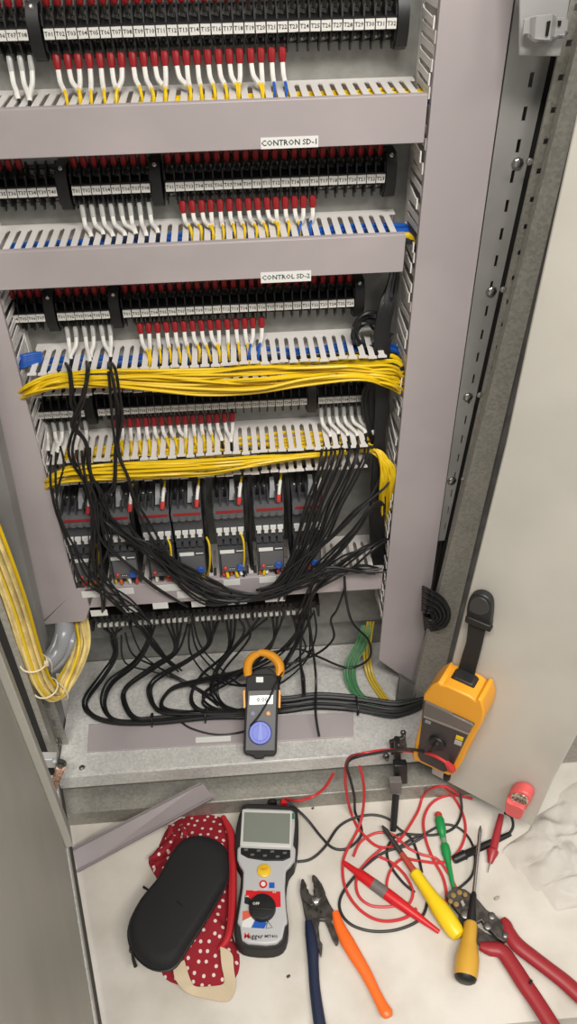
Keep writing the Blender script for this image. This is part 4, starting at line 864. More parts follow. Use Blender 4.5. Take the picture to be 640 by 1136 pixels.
out2 = px_out(o2, 130, 880, 4.267, cz+0.018); n2 = len(out2); c2 = sum(out2, Vector())/n2
R = []
for s, z in ((0.9, -0.004), (0.97, 0.002), (1.0, 0.012), (1.0, 0.022), (0.97, 0.028), (0.92, 0.032), (0.86, 0.0342), (0.8, 0.035)):
    R.append([Vector((c2.x+(p.x-c2.x)*s, c2.y+(p.y-c2.y)*s, cz+z)) for p in out2])
mb = MB(); mb.rings(R); part(mb, 'shell', case_m, case)
mb = MB(); mb.tube([Vector((c2.x+(p.x-c2.x)*1.004, c2.y+(p.y-c2.y)*1.004, cz+0.017)) for p in out2+out2[:1]], 0.0018, 6, 1); part(mb, 'zip', mat('zip_black', (12, 12, 13), 0.5), case)
mb = MB(); a = F(146, 1053, 0.05); mb.box(a.x-0.003, a.x+0.003, a.y-0.004, a.y+0.004, a.z-0.004, a.z+0.004); mb.tube([a, a+Vector((0.001, -0.008, -0.012)), a+Vector((0.004, -0.016, -0.022))], [0.0016, 0.0024, 0.003], 6, 3); part(mb, 'zip_pull', blk, case)
mb = MB(); mb.tube([F(196, 1000, 0.0725), F(200, 1003, 0.0728), F(203, 1006, 0.0724)], 0.0005, 5, 2); part(mb, 'stitched_mark', mat('zip_black', (0, 0, 0)), case)
# ------------------------------------------------------------------ grey duct cover offcut leaning on the plinth
off = thing('duct_cover', 'grey plastic duct cover offcut leaning from the slab onto the cabinet plinth', 'cover', F(85, 955, 0))
A0, A1, B1, B0 = F(81, 941, 0.016), P(224, 868, yt-0.045), P(237, 886, yt-0.05), F(87, 968, 0.002)
# keep it a flat rectangle-like sheet: recompute the far end on the near end's own slope
nrm = (A1-A0).cross(B0-A0).normalized()
if nrm.z < 0: nrm = -nrm
mb = MB(); mb.prism([A0, A1, B1, B0], -nrm*0.0018); pn = part(mb, 'panel', pvc, off)
lipw = 0.004
mb = MB(); e = (B0-A0).normalized(); e2 = (B1-A1).normalized()
for (p, q, d1, d2) in ((A0, A1, e, e2), (B0, B1, -e, -e2)):
    mb.prism([p, q, q+d2*lipw, p+d1*lipw], nrm*0.006)
sub(mb, 'rim', mat('grey_pvc_dark', (138, 130, 132), 0.45), pn, 0.0006)
# ------------------------------------------------------------------ crimping pliers with an orange and a blue handle
def cpx(pts): return [(310+x/4.571, 940+y/4.571) for x, y in pts]
pl = thing('crimping_pliers', 'steel crimping pliers with one orange and one dark blue handle', 'pliers', F(357, 1010, 0))
mb = MB(); slab(mb, cpx([(105, 225), (107, 185), (112, 160), (120, 156), (130, 175), (138, 190), (136, 205), (146, 212), (150, 228), (158, 240), (175, 245), (190, 250), (168, 300), (150, 290), (128, 275), (114, 262)]), 0.006, 0.017); part(mb, 'jaw', dksteel, pl, 0.0015)
mb = MB(); slab(mb, cpx([(165, 140), (175, 136), (190, 150), (215, 185), (232, 225), (235, 245), (210, 265), (180, 262), (172, 240), (178, 225), (170, 212), (180, 200), (172, 188), (175, 172), (165, 160)]), 0.007, 0.018); part(mb, 'jaw', dksteel, pl, 0.0015)
mb = MB(); slab(mb, cpx([(114, 262), (140, 255), (182, 248), (235, 242), (252, 280), (278, 325), (270, 345), (262, 372), (285, 420), (300, 450), (298, 485), (288, 492), (268, 460), (245, 400), (230, 368), (205, 365), (198, 400), (205, 470), (218, 490), (216, 530), (212, 552), (200, 520), (175, 480), (160, 420), (135, 375), (124, 320)]), 0.004, 0.0135); part(mb, 'joint_plates', dksteel, pl, 0.001)
mb = MB(); mb.lathe(F(350.3, 998.5, 0.014), (0, 0, 1), [(-0.004, 0.006), (0.0035, 0.006), (0.0045, 0.004)], 16); part(mb, 'pivot', steel, pl)
mb = MB()
for x, y, r in ((188, 318, 0.0025), (210, 330, 0.002), (205, 205, 0.002)): mb.lathe(F(310+x/4.571, 940+y/4.571, 0.0135), (0, 0, 1), [(-0.002, r), (0.0012, r)], 10)
part(mb, 'crimp_die', blk, pl)
mb = MB(); mb.tube([F(x, y, 0.012) for x, y in cpx([(146, 372), (158, 440), (168, 520), (172, 600), (178, 700), (190, 800), (205, 900), (215, 960)])], [0.005, 0.0085, 0.009, 0.008, 0.0078, 0.0082, 0.0088, 0.008], 12, 5, 0.7); part(mb, 'handle', mat('navy_grip', (26, 36, 62), 0.45), pl)
mb = MB(); mb.tube([F(x, y, 0.0125) for x, y in cpx([(282, 325), (305, 400), (345, 480), (392, 560), (440, 640), (480, 720), (515, 790), (542, 838), (552, 862)])], [0.005, 0.0085, 0.0105, 0.0098, 0.0085, 0.0075, 0.0078, 0.0092, 0.006], 12, 5, 0.7); part(mb, 'handle', mat('orange_grip', (246, 110, 36), 0.4), pl)
# ------------------------------------------------------------------ ratchet crimper with red handles
def kpx(pts): return [(430+x/3.048, 960+y/3.048) for x, y in pts]
rc = thing('ratchet_crimper', 'dark steel ratchet crimper with dark red handles at the lower right', 'crimper', F(545, 1035, 0))
mb = MB(); slab(mb, kpx([(195, 100), (225, 72), (262, 80), (300, 108), (335, 150), (368, 170), (385, 190), (405, 215), (410, 245), (395, 260), (370, 245), (350, 222), (330, 205), (318, 185), (300, 195), (275, 185), (245, 165), (220, 135)]), 0.012, 0.022); part(mb, 'upper_frame', dksteel, rc, 0.0012)
mb = MB(); slab(mb, kpx([(240, 165), (280, 180), (302, 205), (330, 225), (360, 240), (384, 262), (378, 284), (345, 280), (310, 266), (296, 245), (270, 215), (245, 190)]), 0.004, 0.0125); part(mb, 'lower_frame', dksteel, rc, 0.0012)
mb = MB()
for x, y, r, h in ((222, 102, 0.004, 0), (243, 92, 0.004, 0), (262, 100, 0.0035, 0), (212, 122, 0.0035, 0), (232, 132, 0.004, 0)): mb.lathe(F(430+x/3.048, 960+y/3.048, 0.022), (0, 0, 1), [(-0.003, r), (0.001, r), (0.0012, r*0.5)], 10)
part(mb, 'crimp_die', mat('brass', (176, 150, 92), 0.35, 0.7), rc)
mb = MB()
for x, y, r in ((263, 165, 0.0075), (338, 205, 0.006), (352, 172, 0.0055), (397, 237, 0.0045)): mb.lathe(F(430+x/3.048, 960+y/3.048, 0.022), (0, 0, 1), [(-0.004, r), (0.002, r), (0.003, r*0.7)], 14)
part(mb, 'pivot', steeld, rc)
mb = MB(); slab(mb, kpx([(246, 122), (254, 116), (262, 134), (254, 140)]), 0.02, 0.0245); part(mb, 'ratchet_tab', steel, rc)
redg = mat('dark_red_grip', (150, 36, 42), 0.45)
mb = MB(); mb.tube([F(x, y, 0.017) for x, y in kpx([(388, 180), (400, 200), (412, 232), (440, 270), (490, 310), (545, 352), (600, 395), (650, 440), (690, 470)])], [0.005, 0.009, 0.011, 0.0115, 0.0112, 0.011, 0.0115, 0.012, 0.012], 12, 5, 0.75); part(mb, 'handle', redg, rc)
mb = MB(); mb.tube([F(x, y, 0.013) for x, y in kpx([(312, 272), (345, 282), (385, 290), (420, 335), (462, 400), (500, 455), (545, 525), (580, 580)])], [0.006, 0.0105, 0.0115, 0.0118, 0.0122, 0.0118, 0.0118, 0.0118], 12, 5, 0.75); part(mb, 'handle', redg, rc)
mb = MB(); mb.tube([F(430+480/3.048, 960+400/3.048, 0.022), F(430+487/3.048, 960+388/3.048, 0.026)], 0.002, 6); part(mb, 'release_pin', blk, rc)
# ------------------------------------------------------------------ screwdrivers
def screwdriver(name, label, pts, z, spec):
    """pts: pixel polyline; spec: list of (part, material, [(t, radius)...]) along the straight axis from pts[0] to pts[1]"""
    a, b = F(pts[0][0], pts[0][1], z[0]), F(pts[1][0], pts[1][1], z[1]); d = b-a; L = d.length
    t_ = thing(name, label, 'screwdriver', Vector((a.x, a.y, 0)))
    for nm, m, pr in spec:
        mb = MB(); mb.lathe(a, d, [(t*L, r) for t, r in pr], 14); part(mb, nm, m, t_)
    return t_, a, d
screwdriver('screwdriver', 'screwdriver with a bright yellow handle and red insulated shaft among the leads', ((510, 1040), (424, 916)), (0.018, 0.012), [
    ('handle', mat('yellow_handle', (238, 204, 30), 0.35), [(0, 0.004), (0.012, 0.0105), (0.05, 0.0132), (0.14, 0.0145), (0.24, 0.014), (0.33, 0.011), (0.45, 0.0095), (0.55, 0.0095), (0.565, 0.007)]),
    ('insulation', mat('red_insulated_shaft', (178, 70, 56), 0.45), [(0.56, 0.0056), (0.73, 0.0046), (0.735, 0.003)]), ('shaft', dksteel, [(0.73, 0.0044), (0.9, 0.004), (0.95, 0.0048), (1, 0.0015)])])
screwdriver('screwdriver', 'small green screwdriver with a red cap lying past the crimper', ((486, 903), (504, 990)), (0.008, 0.006), [
    ('cap', mat('red_cap', (186, 60, 50), 0.4), [(-0.02, 0.004), (0, 0.0062), (0.05, 0.0062)]), ('handle', mat('green_handle', (30, 140, 72), 0.35), [(0.05, 0.0066), (0.08, 0.008), (0.25, 0.0075), (0.27, 0.0055), (0.33, 0.0052)]),
    ('grip', mat('green_handle', (0, 0, 0)), [(0.4, 0.0058), (0.43, 0.0075), (0.52, 0.0078), (0.58, 0.0058), (0.65, 0.0046)]), ('sleeve', mat('clear_green', (120, 150, 120), 0.25), [(0.33, 0.0048), (0.4, 0.0048)]),
    ('shaft', mat('green_handle', (0, 0, 0)), [(0.65, 0.0044), (1.0, 0.0028)])])
screwdriver('screwdriver', 'stubby amber handled screwdriver with black end lying across the crimper', ((516, 1088), (533, 916)), (0.02, 0.034), [
    ('end_cap', blk, [(-0.012, 0.010), (0, 0.0145), (0.02, 0.0165)]), ('handle', mat('amber_handle', (206, 158, 58), 0.3), [(0.02, 0.0165), (0.06, 0.0178), (0.13, 0.0175), (0.19, 0.014), (0.24, 0.0108), (0.335, 0.0105), (0.35, 0.008)]),
    ('collar', blk, [(0.345, 0.0068), (0.36, 0.007), (0.44, 0.0055), (0.52, 0.0046), (0.54, 0.003)]), ('shaft', steel, [(0.53, 0.003), (0.9, 0.003), (0.92, 0.0032), (0.97, 0.003), (1.0, 0.0008)])])
# ------------------------------------------------------------------ leads and probes
def lead(label, path, r, m, name='test_lead', group=None, cat='lead', z=None, sub_=6):
    pts = []
    for q in path:
        if len(q) == 2: pts.append(F(q[0], q[1], (z or 0.004)))
        elif q[2] == 'z': pts.append(F(q[0], q[1], q[3]))
        elif q[2] == 'd': pts.append(D(q[0], q[1], q[3]))
        else: pts.append(P(q[0], q[1], q[3]))
    return wire(name, label, cat, group, pts, r, m, 8, sub_)
RL, BL = redl, mat('black_lead', (36, 34, 34), 0.5)
lead('red test lead plugged into the hanging multimeter and sagging to the slab', [(502, 852, 'd', 0.055), (492, 844, 'd', 0.058), (478, 837, 'd', 0.055), (460, 834, 'y', -0.26), (430, 832, 'y', -0.27), (402, 836, 'y', -0.28), (386, 842, 'y', yt-0.045), (383, 862, 'y', yt-0.05), (385, 884, 'y', yt-0.055), (390, 903, 'z', 0.006), (399, 921), (419, 939), (440, 935), (462, 903), (469, 884, 'z', 0.006), (480, 874, 'y', yt-0.05), (496, 873, 'y', yt-0.055), (512, 884)], 0.0024, RL)
lead('black test lead beside the red one from the hanging multimeter', [(470, 834, 'd', 0.05), (452, 831, 'y', -0.27), (420, 835, 'y', -0.28), (392, 841, 'y', -0.285), (385, 850, 'y', yt-0.052), (389, 866, 'y', yt-0.056), (393, 884, 'y', yt-0.06), (394, 901, 'z', 0.006), (400, 915), (400, 928), (386, 941), (370, 941), (356, 928), (340, 908, 'z', 0.01), (322, 892, 'z', 0.03), (310, 886, 'z', 0.034), (302, 890, 'z', 0.03)], 0.0023, BL)
lead('red test lead making the wide lower loop left of the yellow screwdriver', [(399, 850, 'y', yt-0.04), (402, 862, 'y', yt-0.045), (404, 884, 'y', yt-0.052), (399, 915, 'z', 0.007), (384, 945, 'z', 0.005), (380, 962), (383, 985), (395, 1005), (412, 1018), (430, 1022), (450, 1018), (462, 1008)], 0.0024, RL)
lead('red test lead looping round the green screwdriver', [(524, 886, 'z', 0.01), (500, 882), (480, 890), (470, 908), (472, 930), (480, 952), (492, 975), (495, 998), (489, 1015)], 0.0024, RL)
lead('red test lead crossing from behind the door to the small inner loop', [(490, 872, 'y', yt-0.058), (503, 884, 'z', 0.008), (514, 905), (516, 925), (508, 945), (490, 957), (465, 955), (446, 953), (433, 966), (429, 985), (437, 1000), (452, 1004), (458, 990), (450, 972), (436, 958), (420, 950)], 0.0023, RL)
lead('red test lead running flat across the middle of the tangle', [(392, 950), (400, 934), (418, 924), (436, 926), (452, 940), (468, 948), (485, 953), (498, 970), (506, 985)], 0.0023, RL)
lead('red test lead trailing left of the tangle under the red probe', [(424, 941), (408, 955), (396, 972), (397, 992), (410, 1004), (430, 1006), (452, 1002)], 0.0023, RL)
lead('red lead of the insulation tester running back under the cabinet', [(315, 886, 'z', 0.03), (330, 888, 'y', yt-0.06), (346, 884, 'y', yt-0.05), (360, 874, 'y', yt-0.045), (370, 858, 'y', yt-0.04)], 0.0026, RL)
lead('black lead circling wide around the red probe', [(470, 928, 'z', 0.008), (452, 938), (430, 944), (412, 955), (392, 974), (378, 995), (378, 1012), (390, 1026), (412, 1033), (438, 1032), (460, 1024), (470, 1014), (474, 1000)], 0.0023, BL)
lead('black lead crossing from the insulation tester to the tangle', [(330, 956, 'z', 0.006), (345, 953), (360, 940), (375, 918), (392, 908), (412, 904), (430, 908), (442, 919), (456, 930), (464, 950), (468, 968)], 0.0023, BL)
lead('black lead looping behind the green screwdriver', [(440, 942), (455, 932), (473, 924), (491, 915), (508, 918), (521, 931), (527, 950), (524, 970), (512, 983), (500, 990)], 0.0021, BL)
lead('black lead dropping behind the door edge to the tangle', [(510, 880, 'z', 0.02), (512, 900, 'z', 0.008), (504, 918), (484, 926), (462, 926), (442, 926), (430, 940), (432, 958), (446, 978), (460, 990)], 0.0022, BL)
def probe(label, a, b, za, zb, spec, cat='probe'):
    A, B = F(a[0], a[1], za), F(b[0], b[1], zb); d = B-A; L = d.length
    t_ = thing('test_probe', label, cat, Vector((A.x, A.y, 0)))
    for nm, m, pr in spec:
        mb = MB(); mb.lathe(A, d, [(t*L, r) for t, r in pr], 14); part(mb, nm, m, t_)
    return t_
probe('bright red test probe with grey band lying left of the yellow screwdriver', (380, 956), (487, 1034), 0.006, 0.008, [
    ('tip', redp, [(0, 0.003), (0.03, 0.0042), (0.13, 0.0052), (0.2, 0.0085), (0.33, 0.0092)]), ('band', mat('grey_band', (112, 106, 104), 0.5), [(0.33, 0.0092), (0.47, 0.0094)]),
    ('handle', redp, [(0.47, 0.0096), (0.6, 0.009), (0.75, 0.0068), (0.9, 0.0045), (1.0, 0.0034)])])
probe('dark red test probe with finger guard lying under the door corner', (541, 968), (556, 904), 0.005, 0.02, [
    ('tip', steel, [(0, 0.0006), (0.16, 0.0014), (0.17, 0.003)]), ('handle', mat('dark_red_probe', (160, 44, 50), 0.4), [(0.16, 0.004), (0.24, 0.0062), (0.34, 0.0095), (0.37, 0.0095), (0.4, 0.0068), (0.7, 0.0062), (1.0, 0.005)])])
probe('black test probe lying behind the shaft of the amber screwdriver', (503, 954), (566, 925), 0.007, 0.01, [
    ('handle', blk, [(0, 0.006), (0.03, 0.0072), (0.17, 0.0072), (0.19, 0.0085), (0.22, 0.0062), (0.6, 0.0058), (1.0, 0.004)])])
lead('short black lead curling from the black probe up to the red clip', [(564, 926, 'z', 0.01), (569, 917, 'z', 0.02), (567, 906, 'z', 0.035), (560, 902, 'z', 0.045)], 0.0024, BL)
# black clip hanging from the cabinet edge
bc_ = thing('crocodile_clip', 'black crocodile clip lead hanging straight down in front of the cabinet plinth', 'clip', F(437, 905, 0.01))
q0, q1, q2, q3 = P(440, 820, yt-0.012), P(441, 848, yt-0.02), P(439, 882, yt-0.05), F(436, 922, 0.006)
mb = MB(); mb.tube([q0, q1, q1+(q2-q1)*0.6], [0.007, 0.009, 0.0085], 8, 4, 0.7); part(mb, 'jaw', blk, bc_)
mb = MB(); mb.prism([P(432, 868, yt-0.05), P(446, 868, yt-0.05), P(445, 881, yt-0.05), P(433, 881, yt-0.05)], (0, 0.012, 0)); part(mb, 'band', mat('grey_band', (0, 0, 0)), bc_, 0.001)
mb = MB(); mb.prism([P(437, 850, yt-0.035), P(452, 850, yt-0.035), P(452, 870, yt-0.035), P(438, 870, yt-0.035)], (0, 0.014, 0)); part(mb, 'grip', blk, bc_, 0.002)
mb = MB(); mb.tube([q2, q2+(q3-q2)*0.6, q3], [0.006, 0.0058, 0.005], 8, 4); part(mb, 'sleeve', blk, bc_)
# ------------------------------------------------------------------ clamp meter on the tray
cm = thing('clamp_meter', 'dark clamp meter with orange jaws and round blue dial leaning on the black cables', 'meter', F(287, 838, TRAY))
c0 = F(288, 838, TRAY+0.022); c1 = P(290, 735, c0.y+0.125)
cu = (c1-c0).normalized(); cvx = Vector((1, 0.03, 0)); cvx = (cvx-cu*cvx.dot(cu)).normalized(); cn = cvx.cross(cu)
CL = (c1-c0).length
def M_(pts): # pixel outline on the meter's front face
    return [onplane(x, y, c0, cn) for x, y in pts]
def Mo(px, py, off=0.0): return onplane(px, py, c0+cn*off, cn)
cmx = mat('clamp_body', (66, 66, 68), 0.45); org = mat('orange_jaw', (236, 160, 44), 0.4)
mb = MB(); mb.prism(M_([(273, 752), (280, 748), (303, 748), (309, 754), (309, 775), (308, 800), (307, 835), (304, 839), (294, 839), (292, 842), (283, 842), (281, 839), (272, 837), (270, 833), (271, 800), (272, 775)]), -cn*0.022); part(mb, 'case', rub, cm, 0.002)
mb = MB(); mb.prism([p+cn*0.0022 for p in M_([(275, 766), (307, 765), (306, 800), (305, 833), (272, 833), (273, 800)])], -cn*0.004); part(mb, 'face', cmx, cm, 0.001)
mb = MB(); mb.prism([p+cn*0.003 for p in M_([(277, 772), (303, 771), (302.5, 781), (276.5, 782)])], -cn*0.003); mb.cur = 1
letter(mb, '0.00', Mo(291, 776.5, 0.0035), cvx, cu, 0.011); part(mb, 'screen', [mat('lcd_pale', (206, 214, 210), 0.2), ink], cm)
mb = MB(); c = Mo(288.5, 813, 0.002); mb.lathe(c, cn, [(-0.002, 0.0195), (0.004, 0.0195), (0.007, 0.0175), (0.007, 0.0135), (0.0062, 0.013), (0.0062, 0.0001)], 28); mb.cur = 1
mb.prism([c+cn*0.0085+cu*0.015+cvx*(-0.002), c+cn*0.0085+cu*0.015+cvx*0.002, c+cn*0.0085-cu*0.012+cvx*0.004, c+cn*0.0085-cu*0.012-cvx*0.004], -cn*0.003)
part(mb, 'dial', [mat('periwinkle_dial', (92, 108, 206), 0.4), mat('periwinkle_grip', (112, 130, 220), 0.4)], cm)
mb = MB(); mb.lathe(Mo(297.5, 791.5, 0.002), cn, [(-0.001, 0.0042), (0.002, 0.0042), (0.003, 0.003)], 12); part(mb, 'button', mat('orange_button', (214, 150, 70), 0.4), cm)
mb = MB(); mb.lathe(Mo(280.5, 791.5, 0.002), cn, [(-0.001, 0.0036), (0.0015, 0.0036)], 12); part(mb, 'button', mat('grey_blue_button', (90, 96, 140), 0.4), cm)
mb = MB(); mb.prism([p+cn*0.001 for p in M_([(284, 751), (292, 751), (292, 757), (284, 757)])], -cn*0.003); part(mb, 'maker_plate', wht, cm)
for sgn, xs in ((-1, (273, 277, 272, 270)), (1, (308, 304, 309, 311))):
    mb = MB(); mb.prism([p+cn*0.001 for p in M_([(xs[2]-sgn*-0, 765), (xs[2]+sgn*2.6, 766), (xs[2]+sgn*2.0, 786), (xs[2]-sgn*0.5, 785)])], -cn*0.012); part(mb, 'trigger', org, cm, 0.0008)
def jaw(pts, rr, nm, m): 
    mb = MB(); mb.tube([Mo(x, y, -0.012) for x, y in pts], rr, 10, 5, 1.2); return part(mb, nm, m, cm)
jaw([(275.5, 750), (274.5, 742), (276, 734), (281, 728), (286.5, 725)], [0.0075, 0.008, 0.008, 0.0072, 0.0062], 'jaw', org)
jaw([(309, 750), (310.5, 742), (308, 734), (302, 728), (294, 724.5), (287, 724)], [0.0082, 0.0085, 0.0085, 0.0078, 0.007, 0.0062], 'jaw', org)
mb = MB(); mb.prism([p-cn*0.002 for p in M_([(276, 752), (283, 743), (296, 740), (306, 746), (309, 755)])], -cn*0.018); part(mb, 'jaw_guard', rub, cm, 0.002)
wire('black_cable', 'loose black cable drooping low in front of the grey strip and clamp meter', 'cable', S1, [C(196, 797, -0.1, 0.01), C(212, 808, -0.1, 0.008), C(240, 815, -0.1, 0.006), C(268, 812, -0.1, 0.012), Mo(279, 804, 0.006), Mo(290, 790, 0.006), Mo(300, 772, 0.007), Mo(307, 757, 0.006), C(322, 728, -0.07, 0.05), C(334, 690, -0.05)], 0.0017, blk2)
# ------------------------------------------------------------------ multimeter hanging on the right door
mm = thing('multimeter', 'yellow cased multimeter hanging by a black strap on the right hand door', 'meter', D(490, 858, 0))
ym = mat('meter_yellow', (232, 160, 40), 0.4)
def DM(pts, off): return [D(x, y, off) for x, y in pts]
def dprism(mb, pts, off, depth): mb.prism(DM(pts, off), -dn*depth)
hol = [(470, 770), (478, 761), (487, 756.5), (489, 760), (495, 761), (521, 773), (527, 778), (530, 775), (534, 778), (537, 790), (535, 802), (526, 818), (519, 830), (513, 845), (505, 858), (498, 861), (476, 851), (459, 843), (457, 838), (461, 820), (466, 800), (468, 785)]
mb = MB(); dprism(mb, hol, 0.046, 0.044); part(mb, 'holster', ym, mm, 0.004)
mb = MB(); dprism(mb, [(469, 778), (497, 790), (526, 804), (519, 816), (500, 855), (492, 857), (466, 844), (463, 838), (467, 805)], 0.049, 0.01); face = part(mb, 'face', mat('meter_charcoal', (58, 55, 54), 0.4), mm, 0.0015)
mb = MB(); dprism(mb, [(471, 779), (497, 791), (525, 805), (521, 813), (495, 803), (469, 794)], 0.0505, 0.006); part(mb, 'screen', mat('meter_screen', (104, 98, 92), 0.2), mm, 0.0008)
mb = MB(); dprism(mb, [(470, 794), (496, 804), (520, 814), (519.5, 815.5), (495.5, 806), (469.5, 796)], 0.051, 0.003); part(mb, 'trim_line', mat('silver_trim', (168, 164, 158), 0.3, 0.6), mm)
mb = MB(); dprism(mb, [(506, 816), (514, 819), (513, 822.5), (505, 819.5)], 0.0502, 0.002); mb.cur = 1; dprism(mb, [(504.5, 821), (512.5, 824), (511.5, 828), (503.5, 825)], 0.0502, 0.002); mb.cur = 2
dprism(mb, [(471.5, 799), (478, 801.5), (477.3, 804), (471, 801.5)], 0.0502, 0.002); part(mb, 'printed_label', [yel, mat('label_grey', (176, 172, 164), 0.5), mat('label_grey2', (140, 136, 132), 0.5)], mm)
mb = MB(); c = D(485.5, 823, 0.049); mb.lathe(c, dn, [(-0.002, 0.0135), (0.004, 0.0135), (0.006, 0.0115)], 22)
uu = (D(492, 815, 0.049)-D(479, 831, 0.049)).normalized(); vv = uu.cross(dn).normalized()
mb.prism([c+dn*0.012+uu*0.012+vv*0.003, c+dn*0.012+uu*0.012-vv*0.003, c+dn*0.012-uu*0.012-vv*0.003, c+dn*0.012-uu*0.012+vv*0.003], -dn*0.008); part(mb, 'dial', blk, mm, 0.0008)
mb = MB(); mb.lathe(D(501.5, 853.5, 0.05), (D(496, 846, 0.06)-D(502, 854, 0.05)), [(0, 0.0058), (0.006, 0.0065), (0.02, 0.005), (0.026, 0.0036)], 12); part(mb, 'lead_plug', redl, mm)
mb = MB(); mb.lathe(D(496, 860, 0.03), (0, 0, -1), [(0, 0.006), (0.008, 0.006), (0.009, 0.004)], 12); part(mb, 'foot', blk, mm)
st = mat('strap_black', (30, 30, 30), 0.6, bump=0.3, bscale=1200)
mb = MB(); dprism(mb, [(519, 692), (538, 700), (533, 722), (527, 745), (523, 765), (503, 758), (510, 735), (517, 712)], 0.012, 0.004); part(mb, 'strap', st, mm, 0.001)
mb = MB(); dprism(mb, rpoly([(519, 668), (523, 661), (532, 659.5), (541, 664), (545, 673), (544, 690), (541, 699), (520, 692), (517, 680)], 3), 0.014, 0.012); mg = part(mb, 'magnet', mat('magnet_black', (36, 36, 36), 0.45), mm, 0.002)
mb = MB(); dprism(mb, rpoly([(521, 669), (525, 664), (532, 663), (539, 667), (542, 674), (541, 680), (533, 683), (524, 680), (520, 676)], 3), 0.0155, 0.003); sub(mb, 'magnet_rib', mat('magnet_rib', (58, 57, 56), 0.5), mg, 0.001)
mb = MB(); dprism(mb, [(516, 684), (521, 686), (543, 695), (545, 699), (543, 702), (518, 692), (515, 690)], 0.019, 0.008); part(mb, 'buckle', blk, mm, 0.0015)
mb = MB(); dprism(mb, [(499, 752), (503, 751), (523, 760), (526, 764), (524, 776), (497, 764)], 0.03, 0.02); part(mb, 'strap_clip', mat('magnet_black', (0, 0, 0)), mm, 0.002)
# red clip on the door's lower corner
rk = thing('crocodile_clip', 'big pink red clip gripping the lower corner of the right hand door', 'clip', D(575, 892, 0))
pk = mat('pink_red_plastic', (214, 92, 90), 0.4)
mb = MB(); dprism(mb, rpoly([(563, 883), (567, 878.5), (577, 878), (586, 883), (588.5, 889), (585, 896), (581, 900), (568, 895), (562, 890)], 3), 0.022, 0.02); part(mb, 'body', pk, rk, 0.003)
mb = MB(); dprism(mb, rpoly([(566, 883), (571, 880.5), (579, 882), (585, 886.5), (585, 892), (578, 894.5), (569, 891)], 3), 0.0235, 0.003); jw = part(mb, 'jaw_plate', mat('clip_metal', (190, 176, 158), 0.4, 0.4, var=0.4, scale=300), rk, 0.0006)
mb = MB()
for k in range(6): p = D(569+k*2.8, 884.5+k*0.9+1.5*(k % 2), 0.0236); mb.lathe(p, dn, [(0, 0.002), (0.002, 0.0012)], 6)
sub(mb, 'tooth', mat('clip_tooth', (70, 62, 56), 0.5), jw)
mb = MB(); dprism(mb, rpoly([(561, 889), (566, 892), (580, 898), (579, 906), (575, 909.5), (565, 905), (560, 901)], 3), 0.03, 0.024); part(mb, 'lever', mat('pink_lever', (222, 96, 96), 0.35), rk, 0.004)
# ------------------------------------------------------------------ clear plastic bag at the right
bag = bpy.data.materials.new('clear_plastic_film'); bag.use_nodes = True; MATS['bag'] = bag
nt = bag.node_tree; nt.nodes.remove(nt.nodes['Principled BSDF']); out = nt.nodes['Material Output']
tr = nt.nodes.new('ShaderNodeBsdfTransparent'); tr.inputs[0].default_value = (0.95, 0.94, 0.93, 1); gl = nt.nodes.new('ShaderNodeBsdfGlossy'); gl.inputs['Roughness'].default_value = 0.16
df = nt.nodes.new('ShaderNodeBsdfDiffuse'); df.inputs[0].default_value = lin((232, 230, 226)); m1 = nt.nodes.new('ShaderNodeMixShader'); m1.inputs[0].default_value = 0.26; m2 = nt.nodes.new('ShaderNodeMixShader')
lw = nt.nodes.new('ShaderNodeLayerWeight'); lw.inputs[0].default_value = 0.1; nt.links.new(lw.outputs['Fresnel'], m2.inputs[0])
nt.links.new(tr.outputs[0], m1.inputs[1]); nt.links.new(df.outputs[0], m1.inputs[2]); nt.links.new(m1.outputs[0], m2.inputs[1]); nt.links.new(gl.outputs[0], m2.inputs[2]); nt.links.new(m2.outputs[0], out.inputs[0])
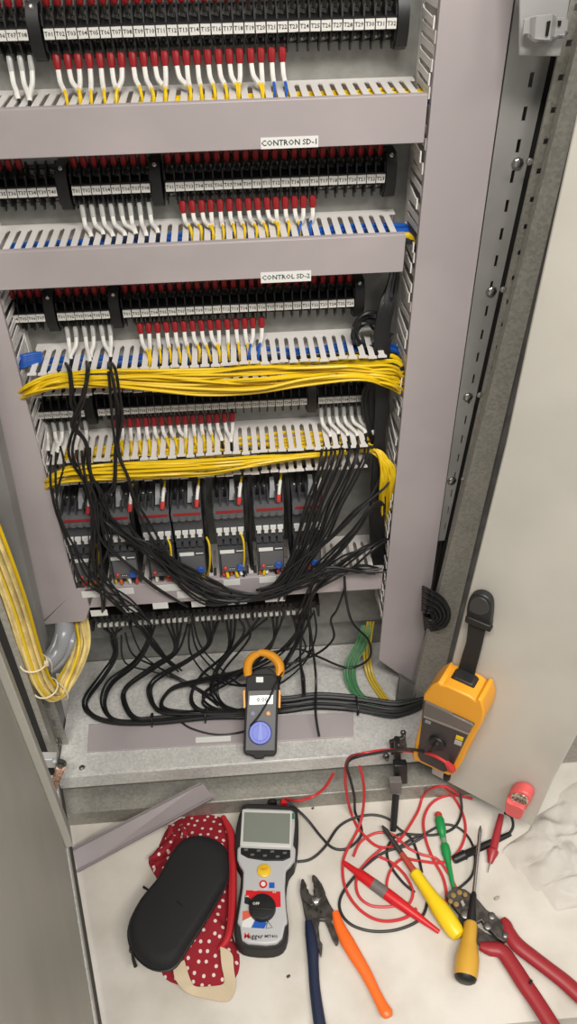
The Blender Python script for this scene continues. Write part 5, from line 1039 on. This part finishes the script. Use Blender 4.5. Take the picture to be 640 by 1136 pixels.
def film(label, corners, hgt, seed, n=34):
    rnd = random.Random(seed); fold = [(rnd.uniform(0, 6.28), rnd.uniform(3, 24), rnd.uniform(0, 6.28), rnd.uniform(0.3, 1)) for _ in range(14)]
    mb = MB(); vs = []; fs = []
    for j in range(n+1):
        for i in range(n+1):
            u, v = i/n, j/n; p = corners[0]*(1-u)*(1-v)+corners[1]*u*(1-v)+corners[2]*u*v+corners[3]*(1-u)*v
            h = sum(a*(1-abs(math.sin((u*math.cos(t)+v*math.sin(t))*f+s))) for t, f, s, a in fold)/6
            e = min(1, 6*min(u, 1-u, v, 1-v)+0.08)
            vs.append(Vector((p.x+0.006*math.sin(v*17+seed), p.y+0.006*math.sin(u*19), 0.002+hgt*e*h*(0.4+0.6*math.sin(math.pi*u)*math.sin(math.pi*v)))))
    for j in range(n):
        for i in range(n): fs.append((j*(n+1)+i, j*(n+1)+i+1, (j+1)*(n+1)+i+1, (j+1)*(n+1)+i))
    mb.add(vs, fs); o = mb.build('plastic_bag', bag); return tag(o, label, 'bag')
film('crumpled clear plastic bag lying on the slab beside the right hand door', [F(556, 948, 0), F(620, 1012, 0), F(760, 985, 0), F(640, 866, 0)], 0.04, 3, 60)
# ------------------------------------------------------------------ bits lying on the slab
def bit(label, name, px, py, r, h, m, cat):
    mb = MB(); a = F(px, py, 0); mb.lathe(a+Vector((0, 0, h*0.5)), (1, 0.4, 0.1), [(-h, r*0.3), (-h*0.7, r), (h*0.6, r*0.9), (h, r*0.3)], 7); o = mb.build(name, m); tag(o, label, cat)
bit('tiny black scrap lying on the slab left of the blue plier handle', 'scrap', 320, 1083.5, 0.002, 0.003, blk, 'scrap')
bit('tiny black scrap lying on the slab right of the tester screen', 'scrap', 347, 897, 0.0018, 0.0025, blk, 'scrap')
bit('small pale wire offcut lying on the slab right of the crimper head', 'scrap', 551, 997, 0.0025, 0.005, mat('pale_scrap', (170, 160, 146), 0.6), 'scrap')
mb = MB(); mb.tube([F(159, 984, 0.003), F(163, 986.5, 0.004), F(168, 990, 0.004)], [0.0022, 0.0018, 0.0012], 6, 3); tag(mb.build('scrap', blk), 'short black stub sticking out left of the pencil case', 'scrap')
